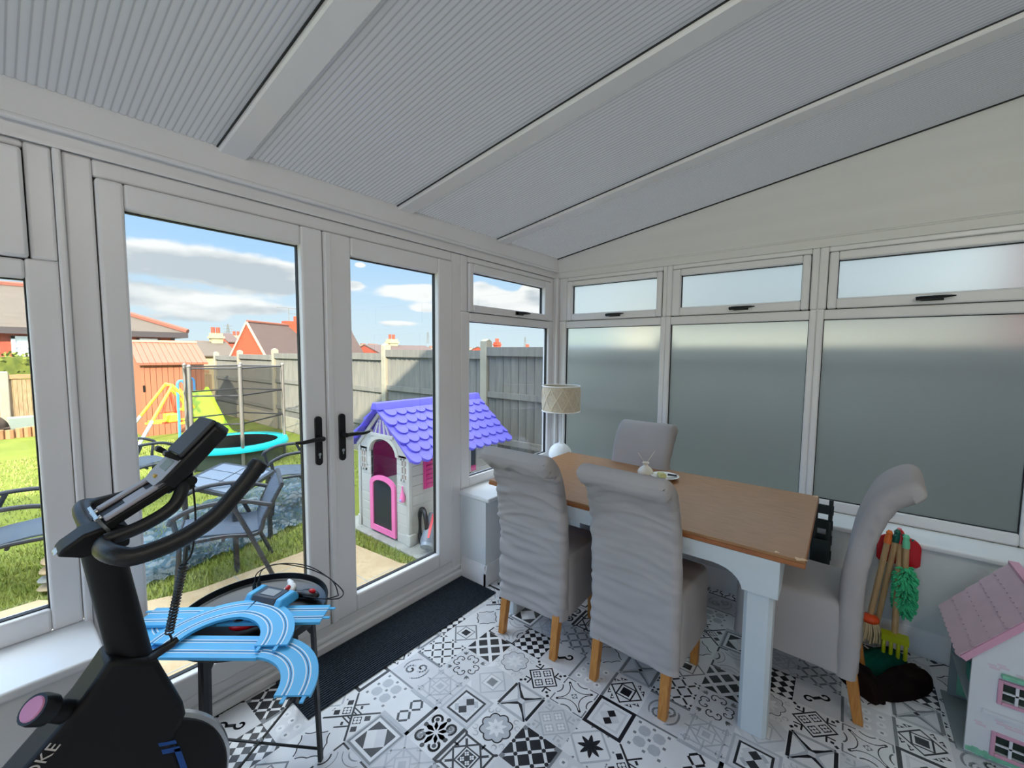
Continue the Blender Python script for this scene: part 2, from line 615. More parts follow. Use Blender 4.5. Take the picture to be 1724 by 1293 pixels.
def design(name):
    t = Tile()
    H = .3535
    if name == 'OG':
        for a in (.325, .675):
            for b in (.325, .675):
                r, q = .135, .065
                t.poly([(a-r, b-q), (a-q, b-r), (a+q, b-r), (a+r, b-q), (a+r, b+q), (a+q, b+r), (a-q, b+r), (a-r, b+q)], L1, 2)
        for a in (.15, .5, .85):
            for b in (.15, .5, .85):
                t.rect(a-.035, b-.035, a+.035, b+.035, M2, 3)
    elif name == 'DOT':
        t.rect(0, 0, 1, 1, V)
        for a in (.22, .5, .78):
            for b in (.22, .5, .78):
                t.disc(a, b, .10, W, 2, 10)
                t.rect(a-.03, b-.03, a+.03, b+.03, M2 if (a == .5) == (b == .5) else L1, 3)
    elif name == 'SCR':
        t.rect(0, 0, 1, 1, V)
        t.path(spiral(.38, .6, .17, 0, 1.1), .06, L1, 2)
        t.path(spiral(.62, .4, .17, PI, 1.1), .06, L1, 2)
        t.path(arc(.5, .5, .36, .4, 2.2, 10), .05, L1, 2)
        t.path(arc(.5, .5, .36, 3.5, 5.3, 10), .05, L1, 2)
    elif name == 'LATC':
        lattice(t, K, W, .30, .028, .05)
    elif name == 'GLAT':
        t.rect(-.3, -.3, 1.3, 1.3, V, 0)
        lattice(t, M2, L1, .30, .034, .05)
    elif name == 'FRD':
        t.ring(.49, .06, M2, 1)
        t.dring(.5, .5, .43, .06, M2, 2)
        t.dring(.5, .5, .36, .12, W, 2)
        t.dia(.5, .5, .22, K, 3)
    elif name == 'FRDL':
        t.rect(-.3, -.3, 1.3, 1.3, V, 0)
        t.ring(.49, .06, L1, 2)
        t.dring(.5, .5, .43, .06, L1, 3)
        t.dring(.5, .5, .36, .1, W, 3)
        t.dia(.5, .5, .22, M2, 4)
    elif name == 'WAV':
        for k in range(4):
            T = turn(k)
            P = [(-.30+.60*i/16, .335-.035*abs(math.sin(PI*(i/16)*2))) for i in range(17)]
            t.path([T(x, y) for x, y in P][1:-1], .028, K, 2)
        t.rect(.22, .22, .78, .78, V, 1)
    elif name == '4FC':
        t.line((.5, -.3), (.5, 1.3), .05, K, 2)
        t.line((-.3, .5), (1.3, .5), .05, K, 3)
        for sx, sy in ((1, 1), (-1, -1)):
            t.rect(.5+sx*.06, .5+sy*.06, .5+sx*.26, .5+sy*.26, K, 2)
            t.flower(.5+sx*.16, .5+sy*.16, .085, W, 3)
            for dx, dy in ((.33, .06), (.06, .33)):
                t.rect(.5+sx*dx, .5+sy*dy, .5+sx*(dx+.14), .5+sy*(dy+.14), K, 2)
        for sx, sy in ((1, -1), (-1, 1)):
            for o in (.10, .22):
                t.line((.5+sx*o, .5+sy*.02), (.5+sx*.02, .5+sy*o), .035, K, 2)
            t.rect(.5+sx*.16, .5+sy*.16, .5+sx*.26, .5+sy*.22, K, 3)
            t.line((.5+sx*.30, .5+sy*.02), (.5+sx*.30, .5+sy*.36), .04, K, 3)
    elif name == 'LATP':
        for cx, cy in ((.36, .64), (.64, .36)):
            t.ring(.165, .06, K, 2, cx, cy)
        for cx, cy in ((.5, .5), (.205, .5), (.5, .205), (.795, .5), (.5, .795), (.205, .795), (.795, .205)):
            t.disc(cx, cy, .045, W, 4, 8)
    elif name in ('GST', 'GSTL'):
        c = M2 if name == 'GST' else L1
        t.rect(-.3, -.3, 1.3, 1.3, V, 0)
        t.ring(.30, .045, L1, 2)
        t.line((.0, .0), (1, 1), .04, L1, 2)
        t.line((.0, 1), (1, 0), .04, L1, 3)
        t.line((.0, .18), (.18, .0), .04, c, 4)
        for k in range(4):
            T = turn(k)
            t.line(T(.26, -.26), T(.60, .08), .04, L1, 3)
            t.line(T(.26, .26), T(.60, -.08), .04, L1, 4)
            t.dring(*T(.5, 0), .10, .035, L1, 3)
        t.dia(.5, .5, .24, V, 5)
        t.dring(.5, .5, .26, .045, L1, 6)
        t.dia(.5, .5, .12, L1, 6)
    elif name == 'QCURL':
        t.rect(-.3, -.3, 1.3, 1.3, V, 0)
        for k in range(4):
            a = PI/2*k+PI/4
            ca, sa = math.cos(a), math.sin(a)
            P = [(.08, .0)]+[(.25+.13*math.cos(q), .03+.13*math.sin(q)) for q in [-2.6+.42*i for i in range(12)]]
            for sg in (1, -1):
                R = [(.36, .0), (.40, .07*sg), (.37, .15*sg), (.29, .18*sg), (.21, .155*sg), (.19, .09*sg), (.23, .06*sg), (.26, .09*sg)]
                t.path([(.5+x*ca-y*sa, .5+x*sa+y*ca) for x, y in R], .028, K, 2)
            T = turn(k)
            for o in (-.45, 0, .45):
                ct, st = math.cos(o), math.sin(o)
                t.poly([T(.40+(x-.0)*ct-y*st, x*st+y*ct) for x, y in ((0, 0), (.08, .03), (.17, 0), (.08, -.03))], M2, 2)
    elif name == 'BLAT':
        q = H*.36
        for a in range(-3, 3):
            for b in range(-3, 3):
                x, y = .5+(a+.5)*H, .5+(b+.5)*H
                t.rect(x-q, y-q, x+q, y+q, K, 2)
    elif name == 'BLB':
        t.rect(-.3, -.3, 1.3, 1.3, K, 1)
        d = .325
        for k in (-1, 0, 1):
            t.rect(.5+k*d-.035, -.3, .5+k*d+.035, 1.3, W, 2)
            t.rect(-.3, .5+k*d-.035, 1.3, .5+k*d+.035, W, 3)
        for a in (-1, 0, 1):
            for b in (-1, 0, 1):
                t.disc(.5+a*d, .5+b*d, .052, K, 4, 8)
        for k in range(4):
            T = turn(k)
            t.poly([T(.707, 0), T(.63, .077), T(.553, 0), T(.63, -.077)], M2, 5)
    elif name == 'STARC':
        t.rect(0, 0, 1, 1, V, 0)
        for k in range(4):
            T = turn(k)
            t.path([T(x, y) for x, y in ((.24, .47), (.47, .47), (.47, .24))], .045, K, 2)
            t.path([T(x, y) for x, y in arc(.56, 0, .34, PI*.70, PI*1.30, 10)], .018, M2, 2)
            t.path([T(x, y) for x, y in arc(.56, 0, .20, PI*.72, PI*1.28, 8)], .035, K if k % 2 else L1, 2)
    elif name == 'FRT':
        t.rect(0, 0, 1, 1, L1, 1)
        t.ring(.46, .05, M2, 2)
        t.rect(.10, .10, .90, .90, W, 2)
        t.rect(.17, .17, .83, .83, K, 3)
        t.poly([(.17, .5), (.5, .17), (.83, .5), (.5, .83)], V, 4)
        t.poly([(.17, .5), (.335, .335), (.665, .665), (.5, .83)], W, 5)
    elif name == 'DAM':
        for k in range(4):
            T = turn(k)
            t.petals(.5, .53, 4, .05, .30, .05, K, 2, PI/4)
            t.petals(.5, .53, 4, .05, .38, .06, K, 2, 0)
        for cx, cy, a in ((.22, .74, .5), (.78, .32, .5+PI)):
            t.disc(cx, cy, .12, M2, 3, 12)
            t.path(spiral(cx, cy, .16, a, .8, 12, .5), .05, K, 4)
            t.path(spiral(cx, cy, .08, a, .8, 10, .4), .03, W, 4)
        for cx, cy, a in ((.24, .30, 2), (.76, .76, 5)):
            t.path(arc(cx, cy, .12, a, a+4.2, 12), .06, K, 4)
            t.disc(cx, cy, .055, K, 4, 8)
        for cx, cy in ((.08, .53), (.92, .53), (.5, .20), (.5, .88)):
            t.disc(cx, cy, .06, K, 4, 8)
    elif name == 'BDI':
        t.rect(0, 0, 1, 1, L1, 1)
        t.rect(.06, .06, .94, .94, V, 2)
        t.ring(.36, .055, K, 3)
        t.rect(.195, .195, .805, .805, W, 3)
        for a, b, c in ((0, 0, 0), (1, 1, 0), (1, 0, 1), (0, 1, 1)):
            x, y = .5+(a-.5)*.28, .5+(b-.5)*.28
            t.dia(x, y, .14, L1 if c else V, 4)
        t.dia(.36, .5+.0, .14, K, 5)
        t.dia(.64, .5, .14, K, 5)
        t.dia(.5, .36, .14, V, 5)
        t.dia(.5, .64, .14, V, 5)
    elif name == 'BDI2':
        t.rect(0, 0, 1, 1, K, 1)
        t.rect(.09, .09, .91, .91, W, 2)
        t.rect(.16, .16, .84, .84, V, 3)
        t.rect(.22, .22, .78, .78, W, 4)
        t.dia(.5, .5, .27, V, 5)
        t.dia(.375, .5, .125, K, 6)
        t.dia(.625, .5, .125, K, 6)
    elif name in ('FLG', 'FLB'):
        b = name == 'FLB'
        t.path(scallop(8, .36, .05), .032 if b else .022, K if b else M2, 3, True)
        t.poly(scallop(8, .34, .05), L1 if b else V, 2)
        t.petals(.5, .5, 8, .02, .26, .055, W, 3)
        for k in range(4):
            T = turn(k)
            for q in (-.09, .09):
                t.path([T(x, y) for x, y in arc(.50, q, .06, 0, 5, 8)], .025, V, 2)
    elif name == 'CHK':
        d = .7071/4
        for i in range(-5, 6):
            for j in range(-5, 6):
                if (i+j) % 2 == 0:
                    t.rect(.5+(i-.5)*d, .5+(j-.5)*d, .5+(i+.5)*d, .5+(j+.5)*d, K, 2)
    elif name == 'SFL':
        t.ring(.33, .045, K, 2)
        for k in range(4):
            T = turn(k)
            t.line(T(0, 0), T(.71, 0), .06, K, 3)
            t.line(T(.30, .30), T(.62, -.02), .05, K, 4)
            t.line(T(.30, -.30), T(.62, .02), .05, K, 5)
            t.line(T(.33, .18), T(.45, .30), .05, K, 4)
            t.disc(*T(.52, 0), .035, W, 6, 8)
        t.dia(.5, .5, .31, K, 6)
        t.dia(.5, .5, .26, W, 7)
        t.dia(.5, .5, .22, K, 8)
        for a, b in ((.39, .5), (.61, .5), (.5, .39), (.5, .61)):
            t.flower(a, b, .05, W, 9)
    elif name in ('BOW', 'BOWG'):
        ck = K if name == 'BOW' else M2
        if name == 'BOWG':
            t.rect(-.3, -.3, 1.3, 1.3, V, 0)
        for k in range(4):
            T = turn(k)
            c1, c2 = (ck, L1) if k % 2 else (L1, ck)
            t.poly([T(.10, .0), T(0, .10), T(.36, .045), T(.62, .045), T(.62, 0)], c1, 2)
            t.poly([T(.10, .0), T(0, -.10), T(.36, -.045), T(.62, -.045), T(.62, 0)], c2, 3)
            t.poly([T(.62, .05), T(.05, .62), T(-.0, .56), T(.56, -.0)], ck if k in (0, 2) else L1, 3)
        t.poly([(.5, .40), (.60, .5), (.5, .60), (.40, .5)], V if name == 'BOW' else L1, 4)
        if name == 'BOWG':
            t.rect(.45, .45, .55, .55, K, 5)
    elif name in ('4FS', '4FL'):
        c, b = (K, W) if name == '4FS' else (L1, V)
        t.rect(-.3, -.3, 1.3, 1.3, b, 0)
        t.ring(.335, .04, c, 2)
        if name == '4FS':
            t.rect(.205, .205, .795, .795, W, 3)
        for a in (.355, .645):
            for bb in (.355, .645):
                t.rect(a-.105, bb-.105, a+.105, bb+.105, c, 4)
                t.flower(a, bb, .085, b if name == '4FS' else W, 5)
        for k in range(4):
            T = turn(k)
            t.line(T(.34, 0), T(.47, .12), .04, c, 3)
            t.line(T(.34, 0), T(.47, -.12), .04, c, 4)
            t.line(T(.40, -.005), T(.52, .10), .03, b, 4)
            t.poly([T(.45, 0), T(.50, .05), T(.55, 0), T(.50, -.05)], c, 5)
            t.rect(*(min(T(.58, -.035)[0], T(.66, .035)[0]), min(T(.58, -.035)[1], T(.66, .035)[1]), max(T(.58, -.035)[0], T(.66, .035)[0]), max(T(.58, -.035)[1], T(.66, .035)[1])), c, 5)
    elif name == 'SCF':
        for k in range(4):
            T = turn(k)
            t.path([T(x, y) for x, y in ((.22, .46), (.46, .46), (.46, .22))], .035, M2, 2)
            t.path([T(x, y) for x, y in arc(.54, 0, .36, PI*.70, PI*1.30, 10)], .022, K, 2)
            t.path([T(x, y) for x, y in arc(.60, 0, .22, PI*.76, PI*1.24, 8)], .035, M2, 2)
            q = T(.33, .33)
            t.disc(q[0], q[1], .04, K, 3, 6)
        t.dia(.5, .5, .10, M2, 3)
        t.flower(.5, .5, .05, W, 4)
    elif name == 'PET':
        t.ring(.49, .06, L1, 2)
        t.petals(.5, .5, 8, .0, .38, .07, K, 3, PI/8)
        t.disc(.5, .5, .11, K, 4, 12)
        for k in range(4):
            T = turn(k)
            for q in (-.28, .28):
                c = T(.62, q)
                t.petals(c[0], c[1], 3, 0, .08, .035, M2, 3, k)
    elif name == 'NST':
        t.ring(.315, .04, K, 2)
        t.dring(.5, .5, .30, .055, K, 3)
        t.dring(.5, .5, .245, .06, W, 3)
        t.dia(.5, .5, .175, K, 4)
        for k in range(4):
            T = turn(k)
            for q in (-.22, -.02):
                t.poly([T(.39, q), T(.39, q+.18), T(.50, q+.18)], K, 3)
                t.disc(*T(.42, q+.13), .028, W, 4, 6)
            t.rect(*(min(T(.36, -.5)[0], T(.40, .5)[0]), min(T(.36, -.5)[1], T(.40, .5)[1]), max(T(.36, -.5)[0], T(.40, .5)[0]), max(T(.36, -.5)[1], T(.40, .5)[1])), W, 2)
    elif name == 'SC':
        t.rect(0, 0, 1, 1, V, 0)
        t.path(spiral(.34, .66, .13, -.8, .85, 14, .35), .055, K, 3)
        t.path(spiral(.66, .34, .13, PI-.8, .85, 14, .35), .055, K, 3)
        t.line((.42, .58), (.58, .42), .09, K, 3)
    out = []
    if name in ROT:
        c = s_ = math.sqrt(.5)*ROT[name]
        for pts, col, l in t.p:
            out.append(([(.5+(x-.5)*c-(y-.5)*s_, .5+(x-.5)*s_+(y-.5)*c) for x, y in pts], col, l))
    else:
        out = t.p
    for x0, y0, x1, y1, col in EDGE.get(name, ()):
        out.append(([(x0, y0), (x1, y0), (x1, y1), (x0, y1)], col, 10))
    return out


TILES = {6: ('OG', 'SCR', 'LATC', 'FRD', 'WAV', '4FC'),
         5: ('LATP', 'GST', 'QCURL', 'BLAT', 'STARC', 'FRT'),
         4: ('DAM', 'BDI', 'FRDL', 'FLG', 'CHK', 'GSTL'),
         3: ('SFL', 'FLB', 'BOW', '4FS', 'SC', 'GLAT'),
         2: ('SC', 'BLB', '4FL', 'SCF', 'DOT', 'WAV'),
         1: ('CHK', 'DOT', 'PET', 'BDI2', 'NST', 'BOWG')}
FX0, FX1, FY0, FY1 = XL, XW, YH, YW
m = MB()
m.box(FX0, FX1, FY0, FY1, -.12, -.0012)
m.m = 0
DES = {}


def clip_poly(pts, x0, x1, y0, y1):
    for ax, lim, sg in ((0, x0, 1), (0, x1, -1), (1, y0, 1), (1, y1, -1)):
        out = []
        for i in range(len(pts)):
            a, b = pts[i-1], pts[i]
            ia, ib = sg*(a[ax]-lim) >= 0, sg*(b[ax]-lim) >= 0
            if ia != ib:
                k = (lim-a[ax])/(b[ax]-a[ax])
                out.append((a[0]+(b[0]-a[0])*k, a[1]+(b[1]-a[1])*k))
            if ib:
                out.append(b)
        pts = out
        if len(pts) < 3:
            return None
    return pts


for i in range(-17, 14):
    for j in range(-15, 11):
        x0, y0 = TX0+i*TP, TY0+j*TP
        if x0 > XD or y0 > YW or x0+TP < FX0 or y0+TP < FY0 or x0 < -0.6:
            continue
        jj, ii = j, i
        while jj < 1:
            jj += 6
            ii -= 3
        while jj > 6:
            jj -= 6
            ii += 3
        nm = TILES[jj][ii % 6]
        if nm not in DES:
            DES[nm] = design(nm)
        for pts, c, l in DES[nm]:
            # the sheet is printed: pieces never spill over their tile
            q = clip_poly(pts, 0, 1, 0, 1)
            if not q:
                continue
            q = clip_poly([(x0+u*TP, y0+v*TP) for u, v in q], FX0, XD, FY0, YW)
            if not q:
                continue
            z = -.0012+(l+1)*.0001
            m.m = c
            m.add([(x, y, z) for x, y in q], [tuple(range(len(q)))])
M_FLW = mat('vinyl_white', (232, 232, 233), .38, var=.06, scale=6)
M_FLL = mat('vinyl_pale_grey', (188, 191, 196), .38, var=.06, scale=30)
M_FLM = mat('vinyl_mid_grey', (126, 129, 133), .38, var=.1, scale=30)
M_FLK = mat('vinyl_black', (24, 25, 32), .4, var=.2, scale=30)
M_FLV = mat('vinyl_off_white', (216, 216, 219), .38, var=.05, scale=20)
o = m.build('floor', [M_FLW, M_FLL, M_FLM, M_FLK, M_FLV])
o['kind'] = 'structure'
for p_ in o.data.polygons:          # every printed piece faces up
    pass

# ---- low walls, pier, sills, skirtings
m = MB()
m.box(XL, .17, YD, 2.06, 0, .55)
tag(m.build('wall_front', M_PAINT), kind='structure')
m = MB()
m.box(1.94, 3.16, YD, 2.06, 0, .55)
tag(m.build('wall_front_pier', M_PAINT), kind='structure')
m = MB()
m.box(XD, 3.16, YH, YD, 0, .55)
tag(m.build('wall_right', M_PAINT), kind='structure')


def skirt(m, a, b, nrm):
    a = Vector((*a, 0))
    b = Vector((*b, 0))
    n = Vector((*nrm, 0))
    prof = [(0, 0), (.018, 0), (.018, .085), (.014, .095), (.014, .105), (.008, .118), (.006, .13), (0, .13)]
    m.prism(prof, lambda u, v: a+n*u+Vector((0, 0, v)), lambda u, v: b+n*u+Vector((0, 0, v)))


m = MB()
skirt(m, (1.94-.018, YD), (XD, YD), (0, -1))
skirt(m, (1.94, 1.955), (1.94, YD-.0175), (-1, 0))
skirt(m, (.17, YD-.0175), (.17, 1.955), (1, 0))
skirt(m, (XL, YD), (.17+.018, YD), (0, -1))
tag(m.build('baseboard_front', M_UPVC, smooth=True, angle=35), kind='structure')
m = MB()
skirt(m, (XD, YD), (XD, YH), (-1, 0))
tag(m.build('baseboard_right', M_UPVC, smooth=True, angle=35), kind='structure')
m = MB()
m.box(XL, .185, YD-.035, YW+.02, .55, .578)
tag(m.build('trim_1', M_SILL, bevel=.009, seg=3), kind='structure')
m = MB()
m.box(1.925, XD+.22, YD-.035, YW+.02, .55, .578)
m.box(XD-.035, XD+.22, YH, YD-.035, .55, .578)
tag(m.build('trim_2', M_SILL, bevel=.009, seg=3), kind='structure')


# ---- frames. bx(u0,u1,d0,d1,z0,z1): u runs along the wall, d is the depth into the room
def bxA(m, u0, u1, d0, d1, z0, z1):
    m.box(u0, u1, YW-d1, YW-d0, z0, z1)


def bxB(m, u0, u1, d0, d1, z0, z1):
    m.box(XW-d1, XW-d0, u0, u1, z0, z1)


def bxL(m, u0, u1, d0, d1, z0, z1):
    m.box(XL+d0, XL+d1, u0, u1, z0, z1)


def ringf(bx, m, o, i, d0, d1):
    """frame between outer rect o and inner rect i, both (u0,u1,z0,z1); uprights run full height"""
    bx(m, o[0], i[0], d0, d1, o[2], o[3])
    bx(m, i[1], o[1], d0, d1, o[2], o[3])
    bx(m, i[0], i[1], d0, d1, o[2], i[2])
    bx(m, i[0], i[1], d0, d1, i[3], o[3])


def lever(bx, parent, u, z, d, length=.145):
    """black espagnolette window handle, tapering to the right"""
    m = MB()
    s = 1 if bx is bxA else -1
    bx(m, u-.055, u+.03, d, d+.012, z-.012, z+.012)
    P = MB()
    pts = []
    for k in range(9):
        t = k/8
        uu = u-s*.05+s*length*t
        dd = d+.03+.012*math.sin(t*PI)
        pts.append((uu, YW-dd, z+.006*t) if bx is bxA else (XW-dd, uu, z+.006*t))
    P.tube(pts, [.011, .0125, .012, .011, .010, .009, .008, .006, .003], 8)
    c = MB()
    a = (u-s*.03, YW-d-.005, z) if bx is bxA else (XW-d-.005, u-s*.03, z)
    b = (u-s*.03, YW-d-.03, z) if bx is bxA else (XW-d-.03, u-s*.03, z)
    P.cyl(a, b, .011, 10)
    m.v, m.f, m.mi = m.v+P.v, m.f+[tuple(i+len(m.v) for i in f) for f in P.f], m.mi+P.mi
    m.build('window_handle', M_BLACKP, parent, smooth=True)


def casement(name, bx, o, lo, sash, top, gl, handle=None, far=False):
    """one bay: fixed pane lo below an opening toplight sash with pane top"""
    w = struct(name, (o[0], YW, o[2]) if bx is bxA else ((XW, o[0], o[2]) if bx is bxB else (XL, o[0], o[2])))
    m = MB()
    ti = (sash[0]+.004, sash[1]-.004, sash[2]+.004, sash[3]-.004)
    bx(m, o[0], lo[0], -.06, 0, o[2], sash[2])
    bx(m, lo[1], o[1], -.06, 0, o[2], sash[2])
    bx(m, o[0], sash[0]-.004, -.06, 0, sash[2], o[3])
    bx(m, sash[1]+.004, o[1], -.06, 0, sash[2], o[3])
    bx(m, lo[0], lo[1], -.06, 0, o[2], lo[2])
    bx(m, lo[0], lo[1], -.06, 0, lo[3], sash[2]-.004)
    bx(m, sash[0]-.004, sash[1]+.004, -.06, 0, sash[3]+.004, o[3])
    m.build('window_frame', M_UPVC, w, bevel=.008, seg=3)
    m = MB()
    ringf(bx, m, sash, top, -.05, .014)
    m.build('sash', M_UPVC, w, bevel=.009, seg=3)
    m = MB()
    for r, z in ((lo, 0), (top, 1)):
        ringf(bx, m, (r[0]-.012, r[1]+.012, r[2]-.012, r[3]+.012), (r[0]+.0035, r[1]-.0035, r[2]+.0035, r[3]-.0035), -.041, -.02)
    ringf(bx, m, (sash[0]-.012, sash[1]+.012, sash[2]-.012, sash[3]+.012), (sash[0]+.01, sash[1]-.01, sash[2]+.01, sash[3]-.01), -.055, -.03)
    m.build('gasket', M_UPVC2, w)
    for r in (lo, top):
        m = MB()
        bx(m, r[0]-.008, r[1]+.008, -.036, -.030, r[2]-.008, r[3]+.008)
        m.build('pane', gl, w)
    if handle:
        lever(bx, w, handle, sash[2]+.028, .014)
    return w


FT, FB = 2.125, .578
# left of the doors
casement('window_1', bxA, (-.72, .165, FB, FT), (-.635, .093, .654, 1.712), (-.665, .103, 1.775, 2.10), (-.605, .035, 1.82, 2.045), M_GLASS, -.28)
casement('window_2', bxA, (XL, -.72, FB, FT), (-1.66, -.80, .654, 1.712), (-1.70, -.77, 1.775, 2.10), (-1.64, -.83, 1.82, 2.045), M_GLASS, -1.2)
# right of the doors
casement('window_3', bxA, (1.947, 3.04, FB, FT), (2.030, 2.978, .644, 1.703), (2.012, 2.992, 1.765, 2.083), (2.054, 2.898, 1.815, 2.028), M_GLASS, 2.56)
# frosted bays on the right-hand wall
casement('window_4', bxB, (1.043, 1.945, FB, FT), (1.080, 1.880, .638, 1.707), (1.075, 1.865, 1.768, 2.09), (1.112, 1.822, 1.822, 2.052), M_FROST, 1.44)
casement('window_5', bxB, (.159, 1.043, FB, FT), (.194, 1.008, .638, 1.707), (.200, 1.000, 1.768, 2.09), (.240, .946, 1.824, 2.046), M_FROST, .57)
casement('window_6', bxB, (-.745, .159, FB, FT), (-.697, .124, .638, 1.707), (-.70, .112, 1.768, 2.09), (-.655, .069, 1.826, 2.042), M_FROST, -.31)
casement('window_7', bxB, (YH, -.745, FB, FT), (-1.82, -.79, .638, 1.707), (-1.83, -.785, 1.768, 2.09), (-1.78, -.83, 1.826, 2.042), M_FROST)
# corner post
m = MB()
m.box(3.04, 3.16, 1.945, 2.06, .55, FT)
m.box(3.03, 3.05, 1.935, 1.955, .578, FT)
tag(m.build('trim_3', M_UPVC, bevel=.006), kind='structure')
# coupler between left window and doors, reeded
m = MB()
m.box(.166, .186, YW-.012, YW+.06, .0, FT)
tag(m.build('trim_4', M_UPVC, bevel=.006, seg=3), kind='structure')

# ---- French doors
d = struct('door_frame', (1.06, YW, 0))
m = MB()
ringf(bxA, m, (.187, 1.946, .045, FT), (.256, 1.864, .115, 2.068), -.06, 0)
bxA(m, .187, 1.94, -.06, .035, 0, .045)
bxA(m, .187, 1.94, -.06, .015, .045, .07)
m.build('frame', M_UPVC, d, bevel=.008, seg=3)
m = MB()
bxA(m, .25, 1.87, -.058, -.03, .105, 2.075)
# rebate seal behind the leaves: ring only, the openings stay clear
m = MB()
ringf(bxA, m, (.252, 1.868, .11, 2.072), (.275, 1.845, .135, 2.05), -.05, -.02)
bxA(m, 1.012, 1.04, -.05, -.02, .12, 2.06)
m.build('door_seal', M_UPVC2, d)


def leaf(name, lo, hi, gz, hx, sgn):
    w = struct(name, (lo[0], YW, .12))
    m = MB()
    ringf(bxA, m, (lo[0], lo[1], .120, 2.064), (hi[0], hi[1], gz[0], gz[1]), -.05, .016)
    m.build('door_leaf', M_UPVC, w, bevel=.010, seg=3)
    m = MB()
    ringf(bxA, m, (hi[0]-.014, hi[1]+.014, gz[0]-.014, gz[1]+.014), (hi[0]+.004, hi[1]-.004, gz[0]+.004, gz[1]-.004), -.038, -.018)
    m.build('glazing_gasket', M_UPVC2, w)
    m = MB()
    bxA(m, hi[0]-.008, hi[1]+.008, -.034, -.028, gz[0]-.008, gz[1]+.008)
    m.build('pane', M_GLASS, w)
    # handle: long black back plate with lever and key cylinder
    m = MB()
    R = []
    n = 10
    out = [(hx+.016*math.cos(a), 1.172+.016*math.sin(a)) for a in [PI*i/n for i in range(n+1)]]
    out += [(hx+.016*math.cos(a), .968+.016*math.sin(a)) for a in [PI+PI*i/n for i in range(n+1)]]
    m.prism(out, lambda u, v: Vector((u, YW-.028, v)), lambda u, v: Vector((u, YW-.016, v)))
    h = m.build('door_handle', M_BLACKP, w, smooth=True)
    m = MB()
    m.cyl((hx, YW-.027, 1.085), (hx, YW-.07, 1.085), .011, 12)
    m.tube(smooth_path([(hx, YW-.066, 1.085), (hx+sgn*.04, YW-.072, 1.087), (hx+sgn*.09, YW-.07, 1.083), (hx+sgn*.128, YW-.064, 1.086)], 4), [.010]*6+[.009]*4+[.008, .007, .006], 10, flat=1.0)
    m.build('lever', M_BLACKP, h, smooth=True)
    m = MB()
    m.cyl((hx, YW-.027, 1.005), (hx, YW-.032, 1.005), .0075, 12)
    m.box(hx-.003, hx+.003, YW-.031, YW-.028, .985, 1.0)
    m.build('lock_cylinder', M_CHROME, h)
    return w


leaf('door_1', (.259, 1.024), (.329, .922), (.215, 1.978), .978, -1)
leaf('door_2', (1.028, 1.861), (1.168, 1.742), (.215, 1.972), 1.098, 1)
# raised cover strip (the slave leaf carries it)
m = MB()
bxA(m, 1.031, 1.062, .014, .024, .125, 2.06)
tag(m.build('trim_5', M_UPVC, bevel=.007, seg=3), kind='structure')

# ---- eaves beam, head and gable
m = MB()
m.box(XL, XW+.06, YW-.004, 2.06, FT, 2.19)
m.box(XL, XW, YW-.010, YW, 2.125, 2.14)
m.prism([(YW-.012, 2.178), (YW-.028, 2.19), (YW-.012, 2.30), (2.06, 2.30), (2.06, 2.178)], lambda u, v: Vector((XL, u, v)), lambda u, v: Vector((XW+.06, u, v)))
m.tube([(XL, YW-.022, 2.180), (XW, YW-.022, 2.180)], .009, 8)
tag(m.build('trim_6', M_UPVC, smooth=True, angle=30), kind='structure')


def gable(name, x0, x1, face):
    m = MB()
    pts = [(YW, FT), (YW, roof_z(YW)), (YH, roof_z(YH)), (YH, FT)]
    m.prism(pts, lambda u, v: Vector((x0, u, v)), lambda u, v: Vector((x1, u, v)))
    m.tube([(face, YH, 2.180), (face, YW-.02, 2.180)], .007, 8)
    tag(m.build(name, M_GABLE, smooth=True, angle=30), kind='structure')


gable('wall_right_gable', XW, XW+.06, XW)
gable('wall_left_gable', XL-.06, XL, XL)
m = MB()
m.box(XL-.06, XL, YH, YW+.08, 0, .55)
m.box(XL-.06, XL+.2, YH, YD, .55, .578)
tag(m.build('wall_left', M_PAINT), kind='structure')
for k in range(3):
    u0 = YH+.04+k*1.28
    casement('window_%d' % (8+k), bxL, (u0, u0+1.28, FB, FT), (u0+.06, u0+1.22, .64, 1.707), (u0+.055, u0+1.225, 1.768, 2.09), (u0+.1, u0+1.18, 1.82, 2.046), M_GLASS)

# ---- roof: ribbed opal sheets between white glazing bars
c = struct('ceiling', (XL, YW, EZ))
RAF = [-1.899, -1.061, -.223, .615, 1.454, 2.291]
RW = .099
edges = [XL]+[e for r in RAF if r > XL for e in (r, r+RW)]+[XW]
RP = .0206
for k in range(0, len(edges)-1, 2):
    a, b = edges[k], edges[k+1]
    n = max(1, round((b-a)/RP))
    m = MB()
    prof = []
    for i in range(n):
        x = a+(b-a)*i/n
        w = (b-a)/n
        prof += [(x, .0032), (x+w*.10, .0018), (x+w*.22, .0004), (x+w*.5, 0), (x+w*.78, .0004), (x+w*.90, .0018)]
    prof.append((b, .0032))
    ny = 6
    rows = []
    for j in range(ny+1):
        y = YH+(YW+.02-YH)*j/ny
        rows.append([(x, y, roof_z(y)+dz) for x, dz in prof])
    m.loft(rows, caps=False, closed_ring=False)
    nc = len(prof)-1
    m.mi = [1 if (q % nc) % 6 in (0, 5) else 0 for q in range(len(m.f))]
    m.build('roof_panel', [M_POLY, M_POLYW], c, smooth=True, angle=80)
